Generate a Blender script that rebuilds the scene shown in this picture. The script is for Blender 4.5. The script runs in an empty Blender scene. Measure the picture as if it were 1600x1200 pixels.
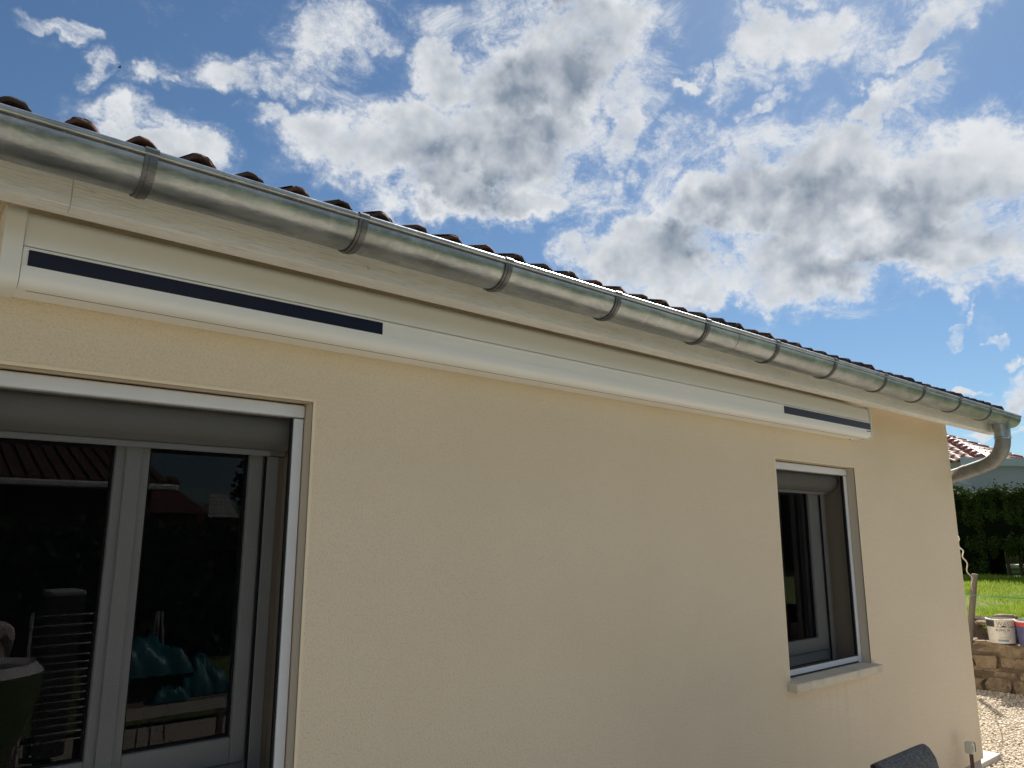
import bpy, bmesh, math, random
import numpy as np
from mathutils import Vector, Matrix
R = math.radians
rnd = random.Random(11)
npr = np.random.default_rng(5)
scene = bpy.context.scene
COL = scene.collection

# ------------------------------------------------------------------ camera
cd = bpy.data.cameras.new('camera')
cam = bpy.data.objects.new('camera', cd)
COL.objects.link(cam)
cr = Vector((0.762538, -0.646943, 0.001074))
cu = Vector((-0.128536, -0.149875, 0.980314))
cf = Vector((0.634046, 0.747665, 0.197441))
m3 = Matrix((cr, cu, -cf)).transposed()
cam.matrix_world = Matrix.Translation((0, -2.2, 1.74)) @ m3.to_4x4()
cd.sensor_width = 36.0
cd.lens = 1173.4 / 1600 * 36.0
cd.clip_start = 0.05
cd.clip_end = 3000
scene.camera = cam
scene.render.resolution_x = 1024
scene.render.resolution_y = 768

# ------------------------------------------------------------------ exposure
scene.view_settings.view_transform = 'Standard'
scene.view_settings.look = 'None'
scene.view_settings.gamma = 1
scene.view_settings.use_curve_mapping = False
scene.view_settings.exposure = 1.0
scene.render.engine = 'CYCLES'
scene.cycles.max_bounces = 8
scene.cycles.diffuse_bounces = 4
scene.cycles.transparent_max_bounces = 12
scene.cycles.sample_clamp_indirect = 6

# ------------------------------------------------------------------ sun
SUNV = Vector((0.95, 0.40, 1.0)).normalized()
SUN_EL = math.asin(SUNV.z)
SUN_ROT = math.atan2(SUNV.x, SUNV.y)
sl = bpy.data.lights.new('sun', 'SUN')
sl.energy = 4.9
sl.angle = R(0.53)
sl.color = (1.0, 0.955, 0.885)
so = bpy.data.objects.new('sun', sl)
so.rotation_euler = (-SUNV).to_track_quat('-Z', 'Y').to_euler()
COL.objects.link(so)

# ------------------------------------------------------------------ sky: Sky Texture with clouds lying in it
CLOUDS = [(43.5295, 34.0123, 0.1002, 0.0457, 0.0499, -0.1974, 1.0),
 (38.6842, 28.6549, 0.0973, 0.0213, 0.0374, -0.2326, 1.0),
 (40.2822, 25.4991, 0.1466, 0.0002, 0.0006, -0.5444, 0.95),
 (47.9142, 36.0643, 0.1522, 0.0488, 0.0385, -0.2857, 1.0),
 (50.3864, 31.1252, 0.3469, -0.175, -0.0688, -0.181, 0.8),
 (31.8303, 28.6156, 0.1276, -0.0217, -0.0239, -0.2803, 1.0),
 (35.0455, 25.6293, 0.1599, -0.0124, -0.0193, -0.4851, 0.95),
 (27.6852, 28.9437, 0.1514, -0.0228, -0.0165, -0.3041, 0.98),
 (34.3099, 33.9015, 0.3094, 0.0088, 0.0159, -0.3213, 1.0),
 (22.6407, 29.4328, 0.3392, 0.0251, 0.0897, -0.6537, 0.85),
 (47.1001, 26.486, 0.3495, -0.009, -0.0172, -0.3683, 0.7),
 (19.5036, 32.0642, 0.1924, -0.0299, -0.0041, -0.5831, 0.8),
 (26.2417, 35.8581, 0.2041, -0.033, -0.0057, -0.4187, 0.78),
 (23.348, 33.2745, 0.2184, 0.1229, 0.251, -0.5651, 0.7),
 (12.5445, 30.4627, 0.382, 0.0441, 0.2239, -0.9695, 0.72),
 (13.2165, 26.3457, 0.1797, -0.0519, -0.0981, -0.554, 0.98),
 (9.5825, 26.9655, 0.5024, -0.115, -0.0916, -0.8139, 0.85),
 (16.7897, 25.9667, 0.4419, 0.0408, 0.1011, -0.5865, 0.8),
 (5.9016, 32.1203, 0.4466, -0.0965, -0.0421, -1.3349, 0.72),
 (8.0268, 30.2942, 0.825, 0.1092, 0.2766, -1.0018, 0.62),
 (63.19, 34.4955, 0.1873, 0.0207, -0.0214, -0.4148, 0.86),
 (72.0669, 32.3898, 0.2404, 0.0664, 0.0458, -0.5384, 0.84),
 (69.4205, 31.4413, 0.6685, 0.1714, 0.0831, -1.0481, 0.78),
 (54.8757, 32.7884, 0.6508, -0.0406, -0.1186, -1.0095, 0.85),
 (58.1285, 32.3623, 0.804, -0.4443, -0.1698, -0.3734, 0.72),
 (60.6887, 30.7343, 0.4994, 0.2646, 0.4998, -1.5593, 0.6),
 (51.4911, 20.705, 0.1674, -0.0068, -0.0162, -0.2515, 1.0),
 (58.0698, 24.6669, 0.1483, 0.0611, 0.0668, -0.221, 1.0),
 (66.4976, 22.122, 0.0986, -0.0008, -0.0174, -0.2123, 1.05),
 (64.6446, 25.6533, 0.1513, 0.0272, 0.0212, -0.2737, 1.0),
 (69.5542, 28.969, 0.2788, 0.1101, 0.1961, -0.7815, 0.88),
 (73.4852, 23.2104, 0.1752, -0.0211, -0.0615, -0.2608, 1.0),
 (70.738, 19.4517, 0.1315, -0.0252, -0.0819, -0.2925, 1.0),
 (62.3266, 19.4424, 0.1397, -0.011, -0.0374, -0.2974, 1.0),
 (57.1692, 17.9382, 0.177, -0.0106, -0.0421, -0.4792, 0.9),
 (74.9769, 17.1981, 0.4677, -0.0554, -0.1191, -0.6135, 0.75),
 (45.695, 21.3581, 0.4309, 0.2569, 0.2298, -0.4635, 0.8),
 (52.8387, 28.3185, 0.2257, 0.132, 0.2001, -0.5062, 0.62),
 (72.3758, 16.8488, 0.2445, -0.0076, -0.0447, -0.6015, 0.85),
 (36.9835, 35.6465, 0.3661, 0.0062, 0.0232, -0.8223, 0.5),
 (78.5384, 20.7675, 0.3314, -0.0442, -0.0559, -0.2148, 1.0),
 (71.7837, 9.5679, 0.9114, -0.0949, -0.2356, -2.3773, 0.9),
 (74.6242, 8.0527, 0.442, 0.1575, 0.3723, -0.6749, 0.95),
 (75.1598, 10.9645, 2.0846, -0.2393, -0.2635, -2.0466, 0.85),
 (71.8699, 13.9014, 1.134, 0.6524, 1.4636, -1.9982, 0.5),
 (74.4738, 12.8594, 2.0313, -0.231, -0.444, -3.0408, 0.5),
 (72.6521, 5.8741, 0.5676, -0.0602, -0.1279, -2.0243, 0.85),
 (45.8684, 40.9826, 0.1054, -0.0029, -0.0144, -0.302, 1.0),
 (63.6006, 38.3682, 0.1718, -0.0192, -0.0954, -0.4568, 0.7)]
DARKS = [(43.5132, 32.755, 0.1312, 0.0752, 0.0731, -0.2153, 1.0),
 (38.6947, 27.3102, 0.155, 0.0333, 0.0593, -0.3632, 0.9),
 (54.484, 21.4109, 0.1365, 0.0182, 0.0218, -0.2692, 0.5),
 (58.6746, 23.0326, 0.1728, 0.0523, 0.0631, -0.2861, 0.8),
 (66.1958, 23.4612, 0.1808, 0.0145, -0.0009, -0.5204, 0.7),
 (66.1979, 18.9127, 0.169, -0.0155, -0.0843, -0.5709, 0.7),
 (73.2033, 20.8329, 0.2038, -0.0238, -0.1044, -0.4881, 0.55),
 (45.8382, 39.8681, 0.1386, -0.0037, -0.0178, -0.38, 0.8)]
world = bpy.data.worlds.new('World')
scene.world = world
world.use_nodes = True
nt = world.node_tree
nt.nodes.clear()


class G:
    """small helper that adds nodes to a tree"""
    def __init__(s, nt): s.nt = nt

    def link(s, a, b):
        if isinstance(a, (int, float)): b.default_value = a
        elif isinstance(a, (tuple, list)):
            b.default_value = tuple(a) if len(a) == len(b.default_value) else tuple(a) + (1.0,)
        else: s.nt.links.new(a, b)

    def m(s, op, a, b=0.0, c=0.0, clamp=False):
        n = s.nt.nodes.new('ShaderNodeMath'); n.operation = op; n.use_clamp = clamp
        s.link(a, n.inputs[0]); s.link(b, n.inputs[1])
        if op in ('MULTIPLY_ADD',): s.link(c, n.inputs[2])
        return n.outputs[0]

    def v(s, op, a, b=(0, 0, 0), scale=1.0):
        n = s.nt.nodes.new('ShaderNodeVectorMath'); n.operation = op
        s.link(a, n.inputs[0])
        if op == 'SCALE': s.link(scale, n.inputs['Scale'])
        elif op not in ('LENGTH', 'NORMALIZE'): s.link(b, n.inputs[1])
        return n.outputs['Value'] if op in ('LENGTH', 'DOT_PRODUCT') else n.outputs['Vector']

    def xyz(s, x, y, z):
        n = s.nt.nodes.new('ShaderNodeCombineXYZ')
        s.link(x, n.inputs[0]); s.link(y, n.inputs[1]); s.link(z, n.inputs[2]); return n.outputs[0]

    def sep(s, a):
        n = s.nt.nodes.new('ShaderNodeSeparateXYZ'); s.link(a, n.inputs[0]); return n.outputs

    def noise(s, vec, scale, detail=4, rough=0.5, dist=0.0, color=False):
        n = s.nt.nodes.new('ShaderNodeTexNoise'); s.link(vec, n.inputs['Vector'])
        n.inputs['Scale'].default_value = scale; n.inputs['Detail'].default_value = detail
        n.inputs['Roughness'].default_value = rough; n.inputs['Distortion'].default_value = dist
        return n.outputs['Color' if color else 'Fac']

    def voro(s, vec, scale, feature='F1', out='Distance', rand=1.0):
        n = s.nt.nodes.new('ShaderNodeTexVoronoi'); n.feature = feature; s.link(vec, n.inputs['Vector'])
        n.inputs['Scale'].default_value = scale; n.inputs['Randomness'].default_value = rand
        return n.outputs[out]

    def mr(s, val, a, b, c=0.0, d=1.0, smooth=True):
        n = s.nt.nodes.new('ShaderNodeMapRange'); n.interpolation_type = 'SMOOTHSTEP' if smooth else 'LINEAR'
        s.link(val, n.inputs['Value'])
        for i, x in zip((1, 2, 3, 4), (a, b, c, d)): s.link(x, n.inputs[i])
        return n.outputs[0]

    def mix(s, f, a, b, blend='MIX'):
        n = s.nt.nodes.new('ShaderNodeMix'); n.data_type = 'RGBA'; n.blend_type = blend
        s.link(f, n.inputs[0]); s.link(a, n.inputs[6]); s.link(b, n.inputs[7]); return n.outputs[2]


g = G(nt)
tc = nt.nodes.new('ShaderNodeTexCoord')
D = tc.outputs['Generated']
dx, dy, dz = g.sep(D)
el = g.m('MULTIPLY', g.m('ARCSINE', dz), 57.2958)
az = g.m('MULTIPLY', g.m('ARCTAN2', dx, dy), 57.2958)
AE = g.xyz(az, el, 0.0)
w1 = g.v('SCALE', g.v('SUBTRACT', g.noise(D, 9, 2, 0.55, color=True), (0.5, 0.5, 0.5)), scale=6.0)
w2 = g.v('SCALE', g.v('SUBTRACT', g.noise(D, 30, 3, 0.6, color=True), (0.5, 0.5, 0.5)), scale=4.0)
P = g.v('ADD', g.v('ADD', AE, w1), w2)


def blobs(L, inner=0.35, outer=1.5):
    acc = None
    for ca, ce, a, b, c, d, w in L:
        q = g.v('SUBTRACT', P, (ca, ce, 0))
        u = g.v('DOT_PRODUCT', q, (a, b, 0)); t = g.v('DOT_PRODUCT', q, (c, d, 0))
        r = g.v('LENGTH', g.xyz(u, t, 0.0))
        k = g.mr(r, outer, inner, 0.0, w)
        acc = k if acc is None else g.m('MAXIMUM', acc, k)
    return acc


cov = blobs(CLOUDS)
drk = blobs(DARKS, 0.1, 1.5)
inside = g.m('MULTIPLY', g.mr(az, -12, -2), g.mr(az, 94, 84))
inside = g.m('MULTIPLY', inside, g.mr(el, 52, 43))
low = g.mr(g.noise(D, 3.2, 3, 0.5), 0.44, 0.62)
gen = g.m('MULTIPLY', g.m('MULTIPLY', low, g.m('SUBTRACT', 1.0, inside)), g.mr(el, 2, 10))
cov = g.m('MAXIMUM', cov, gen)
wn = g.noise(g.v('MULTIPLY', D, (1.0, 1.0, 1.5)), 9, 9, 0.72, dist=0.5)
wisp = g.m('MULTIPLY', g.m('MULTIPLY', g.mr(wn, 0.43, 0.68), g.mr(cov, 0.0, 0.35)), 0.9)
fbm = g.noise(g.v('MULTIPLY', D, (1.0, 1.0, 1.25)), 13, 10, 0.74)
val = g.m('SUBTRACT', g.m('MULTIPLY_ADD', g.m('SUBTRACT', fbm, 0.5), 2.9, g.m('MULTIPLY', cov, 1.35)), 0.52)
dens = g.m('MAXIMUM', g.mr(val, -0.14, 0.72), g.m('MAXIMUM', g.mr(val, -0.42, 0.30, 0.0, 0.14), wisp))
nlow = g.noise(D, 11, 4, 0.55)
thick = g.mr(g.m('ADD', cov, g.m('MULTIPLY', g.m('SUBTRACT', nlow, 0.5), 1.3)), 0.55, 1.15)
thick = g.m('MULTIPLY', thick, g.mr(val, 0.1, 0.7))
off = g.v('ADD', D, (SUNV.x * 0.02, SUNV.y * 0.02, SUNV.z * 0.02))
rel = g.m('SUBTRACT', g.noise(D, 13, 4, 0.5), g.noise(off, 13, 4, 0.5))
shade = g.m('MULTIPLY', thick, g.m('MULTIPLY_ADD', drk, 0.78, 0.40))
shade = g.m('ADD', shade, g.m('MULTIPLY', g.m('MULTIPLY', rel, thick), -2.2), clamp=True)
shade = g.m('ADD', shade, g.m('MULTIPLY', g.m('SUBTRACT', nlow, 0.5), g.m('MULTIPLY', thick, -0.9)), clamp=True)
ccol = g.mix(shade, (0.395, 0.405, 0.415), (0.104, 0.130, 0.166))
sky = nt.nodes.new('ShaderNodeTexSky')
sky.sky_type = 'NISHITA'
sky.sun_disc = False
sky.sun_elevation = SUN_EL
sky.sun_rotation = SUN_ROT
sky.altitude = 200; sky.air_density = 1.0; sky.dust_density = 0.25; sky.ozone_density = 2.6
bgs = nt.nodes.new('ShaderNodeBackground'); bgs.inputs['Strength'].default_value = 0.05
nt.links.new(g.mix(1.0, sky.outputs[0], (0.665, 0.80, 0.87), 'MULTIPLY'), bgs.inputs['Color'])
bgc = nt.nodes.new('ShaderNodeBackground'); bgc.inputs['Strength'].default_value = 1.0
nt.links.new(ccol, bgc.inputs['Color'])
mx = nt.nodes.new('ShaderNodeMixShader')
nt.links.new(g.m('MULTIPLY', dens, 0.96), mx.inputs[0])
nt.links.new(bgs.outputs[0], mx.inputs[1]); nt.links.new(bgc.outputs[0], mx.inputs[2])
wo = nt.nodes.new('ShaderNodeOutputWorld')
nt.links.new(mx.outputs[0], wo.inputs['Surface'])
world.cycles.sampling_method = 'MANUAL'
world.cycles.sample_map_resolution = 512

# ------------------------------------------------------------------ materials
MATS = {}


def mat(name, base=(0.5, 0.5, 0.5), rough=0.6, metal=0.0, spec=0.5, build=None):
    m = bpy.data.materials.new(name); m.use_nodes = True
    t = m.node_tree; b = t.nodes['Principled BSDF']
    b.inputs['Base Color'].default_value = (*base, 1)
    b.inputs['Roughness'].default_value = rough
    b.inputs['Metallic'].default_value = metal
    b.inputs['Specular IOR Level'].default_value = spec
    if build:
        gg = G(t); c = t.nodes.new('ShaderNodeTexCoord'); build(gg, b, c.outputs['Object'], t)
    MATS[name] = m
    return m


def bump(t, b, h, strength, dist):
    n = t.nodes.new('ShaderNodeBump'); n.inputs['Strength'].default_value = strength
    n.inputs['Distance'].default_value = dist
    t.links.new(h, n.inputs['Height']); t.links.new(n.outputs[0], b.inputs['Normal'])


def varied(name, c1, c2, scale=6, rough=0.6, detail=5, bs=0.0, bscale=60, bd=0.002, stretch=(1, 1, 1), metal=0.0, spec=0.5, c3=None, s3=40):
    def f(g, b, O, t):
        v = g.v('MULTIPLY', O, stretch)
        k = g.mr(g.noise(v, scale, detail, 0.6), 0.3, 0.7)
        col = g.mix(k, c1, c2)
        if c3: col = g.mix(g.mr(g.noise(v, s3, 6, 0.65), 0.55, 0.72), col, c3)
        t.links.new(col, b.inputs['Base Color'])
        if bs: bump(t, b, g.noise(v, bscale, 5, 0.6), bs, bd)
    return mat(name, c1, rough, metal, spec, f)


def stucco(name, c1, c2):
    def f(g, b, O, t):
        big = g.mr(g.noise(O, 1.3, 4, 0.5), 0.3, 0.7)
        col = g.mix(big, c1, c2)
        fine = g.noise(O, 170, 4, 0.6)
        col = g.mix(g.mr(fine, 0.34, 0.50), tuple(x * 0.88 for x in c2), col)
        grit = g.voro(O, 130)
        col = g.mix(g.m('MULTIPLY', g.mr(g.noise(O, 150, 2, 0.5), 0.66, 0.74), 0.35), col, tuple(x * 0.5 for x in c2))
        streak = g.noise(g.v('MULTIPLY', O, (5, 5, 0.35)), 1.0, 5, 0.6)
        col = g.mix(g.m('MULTIPLY', g.mr(streak, 0.55, 0.8), 0.05), col, tuple(x * 0.72 for x in c2))
        ox, oy, oz = g.sep(O)
        for xa, xb in ((0.10, 1.07), (3.73, 4.70)):        # drip marks below the sills
            mk = g.m('MULTIPLY', g.mr(g.m('ABSOLUTE', g.m('SUBTRACT', ox, (xa + xb) / 2)), (xb - xa) / 2 + 0.03, (xb - xa) / 2 - 0.1), g.mr(oz, 0.35, 0.95))
            mk = g.m('MULTIPLY', mk, g.m('LESS_THAN', oz, 0.965))
            dr_ = g.mr(g.noise(g.v('MULTIPLY', O, (26, 0, 0.8)), 1.0, 4, 0.6), 0.50, 0.72)
            col = g.mix(g.m('MULTIPLY', g.m('MULTIPLY', mk, dr_), 0.16), col, tuple(x * 0.55 for x in c2))
        spl = g.m('MULTIPLY', g.mr(g.m('ADD', oz, g.m('MULTIPLY', g.noise(O, 9, 5, 0.7), 0.35)), 0.62, 0.36), 0.30)
        col = g.mix(spl, col, (0.46, 0.38, 0.29))
        t.links.new(col, b.inputs['Base Color'])
        h = g.m('ADD', g.m('MULTIPLY_ADD', g.noise(O, 70, 3, 0.5), 0.8, fine), g.m('MULTIPLY', grit, -0.35))
        bump(t, b, h, 0.85, 0.0048)
    return mat(name, c1, 0.92, 0, 0.2, f)


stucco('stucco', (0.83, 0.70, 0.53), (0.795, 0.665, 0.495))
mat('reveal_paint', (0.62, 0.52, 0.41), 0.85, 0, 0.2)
mat('arris', (0.84, 0.71, 0.51), 0.8, 0, 0.2)
varied('plinth', (0.33, 0.31, 0.29), (0.25, 0.24, 0.23), 8, 0.9, bs=0.5, bscale=90)


def grain(g, b, O, t):
    v = g.v('MULTIPLY', O, (0.06, 1, 1))
    n1 = g.noise(v, 230, 5, 0.65)
    k = g.mr(g.noise(g.v('MULTIPLY', O, (0.5, 1, 2)), 5, 5, 0.6), 0.35, 0.7)
    col = g.mix(k, (0.78, 0.76, 0.735), (0.69, 0.67, 0.645))
    col = g.mix(g.m('MULTIPLY', g.mr(n1, 0.48, 0.66), 0.4), col, (0.45, 0.41, 0.36))
    col = g.mix(g.mr(g.noise(O, 14, 8, 0.7), 0.68, 0.76), col, (0.40, 0.35, 0.30))
    t.links.new(col, b.inputs['Base Color'])
    bump(t, b, n1, 0.8, 0.003)


mat('painted_wood', (0.74, 0.71, 0.67), 0.62, 0, 0.35, grain)
varied('soffit', (0.66, 0.62, 0.56), (0.58, 0.54, 0.48), 4, 0.7, bs=0.2)


def zinc(g, b, O, t):
    v = g.v('MULTIPLY', O, (0.35, 1, 1))
    n1 = g.noise(v, 22, 6, 0.65); n2 = g.noise(O, 3.1, 5, 0.7); sp = g.voro(O, 160, out='Color')
    col = g.mix(g.mr(n1, 0.35, 0.68), (0.30, 0.33, 0.345), (0.44, 0.47, 0.48))
    col = g.mix(g.m('MULTIPLY', g.mr(n2, 0.55, 0.7), 0.5), col, (0.22, 0.235, 0.23))
    wm = g.noise(g.v('MULTIPLY', O, (1.0, 0.15, 0.15)), 34, 6, 0.7)
    col = g.mix(g.m('MULTIPLY', g.mr(wm, 0.54, 0.68), 0.45), col, (0.52, 0.52, 0.49))
    col = g.mix(g.m('MULTIPLY', g.mr(g.noise(v, 60, 4, 0.7), 0.63, 0.72), 0.35), col, (0.30, 0.28, 0.25))
    t.links.new(col, b.inputs['Base Color'])
    r = g.m('MULTIPLY_ADD', n1, 0.24, 0.20)
    r = g.m('ADD', r, g.m('MULTIPLY', g.sep(sp)[0], 0.10))
    t.links.new(r, b.inputs['Roughness'])
    h = g.m('ADD', g.noise(g.v('MULTIPLY', O, (0.5, 1, 1)), 11, 4, 0.55), g.m('MULTIPLY', g.noise(O, 120, 3, 0.6), 0.03))
    bump(t, b, h, 0.35, 0.012)


mat('zinc', (0.55, 0.56, 0.56), 0.35, 0.92, 0.5, zinc)
varied('zinc_dull', (0.27, 0.265, 0.26), (0.19, 0.19, 0.185), 14, 0.5, metal=0.6, bs=0.2, c3=(0.33, 0.31, 0.28), s3=20)
varied('zinc_bracket', (0.19, 0.195, 0.20), (0.135, 0.14, 0.145), 30, 0.42, metal=0.75, bs=0.2, bscale=30)


def tile(g, b, O, t):
    inf = t.nodes.new('ShaderNodeObjectInfo')
    n1 = g.noise(O, 120, 6, 0.7); n2 = g.noise(O, 28, 5, 0.6)
    ge = t.nodes.new('ShaderNodeNewGeometry')
    n3 = g.noise(ge.outputs['Position'], 5, 4, 0.6)
    col = g.mix(g.mr(n2, 0.35, 0.65), (0.19, 0.075, 0.045), (0.11, 0.05, 0.036))
    col = g.mix(g.mr(n1, 0.52, 0.62), col, (0.028, 0.022, 0.020))
    col = g.mix(g.mr(n3, 0.45, 0.62), col, (0.06, 0.042, 0.036))
    col = g.mix(g.m('MULTIPLY', inf.outputs['Random'], 0.5), col, (0.05, 0.036, 0.03))
    t.links.new(col, b.inputs['Base Color'])
    bump(t, b, n1, 0.9, 0.004)


mat('roof_tile', (0.2, 0.08, 0.05), 0.85, 0, 0.3, tile)
varied('awning_white', (0.88, 0.875, 0.86), (0.86, 0.855, 0.84), 3, 0.42, c3=None)
varied('awning_cap', (0.84, 0.83, 0.80), (0.81, 0.80, 0.77), 5, 0.5)
mat('gap_black', (0.02, 0.02, 0.02), 0.8)


def solar(g, b, O, t):
    v = g.sep(O)
    line = g.m('LESS_THAN', g.m('FRACT', g.m('MULTIPLY', v[2], 160.0)), 0.22)
    col = g.mix(line, (0.008, 0.010, 0.026), (0.014, 0.018, 0.04))
    t.links.new(col, b.inputs['Base Color'])


mat('solar_cell', (0.01, 0.012, 0.03), 0.3, 0, 0.22, solar)
varied('alu_white', (0.74, 0.75, 0.78), (0.70, 0.71, 0.74), 5, 0.4)
varied('pvc_white', (0.66, 0.66, 0.65), (0.61, 0.61, 0.60), 4, 0.4, c3=None)
varied('pvc_box', (0.50, 0.49, 0.47), (0.46, 0.45, 0.43), 3, 0.5, bs=0.05)
varied('edge_shade', (0.10, 0.085, 0.07), (0.05, 0.045, 0.04), 40, 0.7, c3=(0.2, 0.2, 0.19), s3=60)  # shadow and broken reflection under the gutter bead, painted as dark mottled colour
mat('rubber', (0.015, 0.015, 0.015), 0.6)
mat('room_wall', (0.30, 0.28, 0.26), 0.9)
varied('sill_stone', (0.74, 0.65, 0.50), (0.66, 0.57, 0.43), 9, 0.8, bs=0.6, bscale=40, bd=0.004, c3=(0.58, 0.50, 0.38), s3=9)


def glass_mat():
    m = bpy.data.materials.new('glass'); m.use_nodes = True
    t = m.node_tree; t.nodes.clear(); g = G(t)
    fr = t.nodes.new('ShaderNodeFresnel'); fr.inputs[0].default_value = 1.5
    tr = t.nodes.new('ShaderNodeBsdfTransparent'); tr.inputs[0].default_value = (0.86, 0.88, 0.88, 1)
    gl = t.nodes.new('ShaderNodeBsdfGlossy'); gl.inputs['Roughness'].default_value = 0.0
    gl.inputs[0].default_value = (1, 1, 1, 1)
    mx = t.nodes.new('ShaderNodeMixShader')
    t.links.new(g.m('MULTIPLY', fr.outputs[0], 1.9, clamp=True), mx.inputs[0])
    t.links.new(tr.outputs[0], mx.inputs[1]); t.links.new(gl.outputs[0], mx.inputs[2])
    o = t.nodes.new('ShaderNodeOutputMaterial'); t.links.new(mx.outputs[0], o.inputs[0])
    MATS['glass'] = m


def screen_mat():
    m = bpy.data.materials.new('insect_mesh'); m.use_nodes = True
    t = m.node_tree; t.nodes.clear(); g = G(t)
    c = t.nodes.new('ShaderNodeTexCoord')
    x, y, z = g.sep(c.outputs['Object'])
    n = g.noise(c.outputs['Object'], 4, 3, 0.5)
    wx = g.m('SINE', g.m('MULTIPLY', x, 1100.0)); wz = g.m('SINE', g.m('MULTIPLY', z, 1100.0))
    f = g.m('MULTIPLY_ADD', g.m('ADD', wx, wz), 0.035, 0.52)
    f = g.m('ADD', f, g.m('MULTIPLY', g.m('SUBTRACT', n, 0.5), 0.05))
    tr = t.nodes.new('ShaderNodeBsdfTransparent')
    df = t.nodes.new('ShaderNodeBsdfDiffuse'); df.inputs[0].default_value = (0.004, 0.004, 0.005, 1)
    mx = t.nodes.new('ShaderNodeMixShader')
    t.links.new(f, mx.inputs[0]); t.links.new(tr.outputs[0], mx.inputs[1]); t.links.new(df.outputs[0], mx.inputs[2])
    o = t.nodes.new('ShaderNodeOutputMaterial'); t.links.new(mx.outputs[0], o.inputs[0])
    MATS['insect_mesh'] = m


glass_mat(); screen_mat()
varied('curtain', (0.40, 0.33, 0.32), (0.33, 0.27, 0.26), 8, 0.9)
varied('gravel_ground', (0.50, 0.44, 0.35), (0.40, 0.35, 0.28), 60, 0.95, bs=0.9, bscale=90, bd=0.012, c3=(0.24, 0.20, 0.16), s3=70)


def pebble(g, b, O, t):
    ge = t.nodes.new('ShaderNodeNewGeometry')
    col = g.mix(ge.outputs['Random Per Island'], (0.76, 0.67, 0.53), (0.50, 0.42, 0.32))
    t.links.new(col, b.inputs['Base Color'])


mat('pebble', (0.55, 0.48, 0.38), 0.9, 0, 0.2, pebble)
varied('concrete', (0.58, 0.53, 0.46), (0.48, 0.44, 0.38), 7, 0.9, bs=0.5, bscale=120, c3=(0.28, 0.26, 0.24), s3=30)
varied('lawn_ground', (0.13, 0.18, 0.03), (0.09, 0.13, 0.022), 3, 0.95, bs=0.8, bscale=60, bd=0.03, c3=(0.10, 0.11, 0.04), s3=8)
varied('field', (0.07, 0.10, 0.03), (0.10, 0.10, 0.05), 0.05, 0.95)


def leafm(name, c1, c2, c3=None, trans=0.25):
    def f(g, b, O, t):
        ge = t.nodes.new('ShaderNodeNewGeometry')
        col = g.mix(ge.outputs['Random Per Island'], c1, c2)
        col = g.mix(g.mr(g.noise(O, 1.6, 4, 0.6), 0.4, 0.65), col, c3 or c1)
        t.links.new(col, b.inputs['Base Color'])
    m = mat(name, c1, 0.7, 0, 0.12, f)
    t = m.node_tree; b = t.nodes['Principled BSDF']; o = t.nodes['Material Output']
    tl = t.nodes.new('ShaderNodeBsdfTranslucent'); mx = t.nodes.new('ShaderNodeMixShader')
    mx.inputs[0].default_value = trans
    t.links.new(b.inputs['Base Color'].links[0].from_socket, tl.inputs[0])
    t.links.new(b.outputs[0], mx.inputs[1]); t.links.new(tl.outputs[0], mx.inputs[2])
    t.links.new(mx.outputs[0], o.inputs[0])


leafm('grass_blade', (0.26, 0.36, 0.04), (0.17, 0.26, 0.03), (0.32, 0.38, 0.06), 0.4)
leafm('hedge_leaf', (0.045, 0.070, 0.014), (0.026, 0.044, 0.010), (0.036, 0.066, 0.012), 0.12)
leafm('shrub_leaf', (0.26, 0.32, 0.08), (0.16, 0.22, 0.05), None, 0.3)
leafm('flower_leaf', (0.09, 0.13, 0.06), (0.13, 0.17, 0.09), None, 0.25)
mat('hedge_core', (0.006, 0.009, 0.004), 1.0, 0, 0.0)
varied('bark', (0.10, 0.075, 0.055), (0.06, 0.045, 0.035), 14, 0.95, bs=0.8, bscale=30)


def limestone(g, b, O, t):
    inf = t.nodes.new('ShaderNodeObjectInfo')
    ge = t.nodes.new('ShaderNodeNewGeometry')
    Pn = ge.outputs['Position']
    col = g.mix(inf.outputs['Random'], (0.26, 0.195, 0.125), (0.16, 0.12, 0.08))
    col = g.mix(g.mr(g.noise(Pn, 9, 6, 0.65), 0.35, 0.65), col, (0.31, 0.245, 0.165))
    col = g.mix(g.mr(g.noise(Pn, 30, 5, 0.7), 0.56, 0.68), col, (0.09, 0.06, 0.04))
    t.links.new(col, b.inputs['Base Color'])
    bump(t, b, g.noise(Pn, 26, 6, 0.65), 1.0, 0.02)


mat('limestone', (0.25, 0.18, 0.11), 0.95, 0, 0.2, limestone)
varied('wall_mortar', (0.17, 0.125, 0.085), (0.11, 0.08, 0.055), 12, 1.0, bs=1.0, bscale=40, bd=0.02)
varied('soil', (0.12, 0.085, 0.06), (0.08, 0.055, 0.04), 12, 1.0, bs=1.0, bscale=40, bd=0.03, c3=(0.20, 0.15, 0.10), s3=25)
varied('old_wood', (0.20, 0.165, 0.13), (0.14, 0.115, 0.09), 10, 0.9, stretch=(4, 4, 0.5), bs=0.5)
varied('nb_wall', (0.36, 0.38, 0.38), (0.32, 0.34, 0.34), 0.8, 0.9, bs=0.2)
varied('nb_fascia', (0.46, 0.50, 0.52), (0.40, 0.44, 0.46), 1, 0.7)
varied('nb_green', (0.40, 0.42, 0.33), (0.34, 0.36, 0.28), 2, 0.9)
varied('nb_tile', (0.38, 0.23, 0.18), (0.30, 0.17, 0.13), 3, 0.55, c3=(0.28, 0.12, 0.10), s3=7, bs=0.3)
varied('nb_ridge', (0.24, 0.085, 0.07), (0.17, 0.06, 0.05), 4, 0.6)
varied('nb_red', (0.16, 0.05, 0.045), (0.12, 0.04, 0.035), 2, 0.8)
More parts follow.
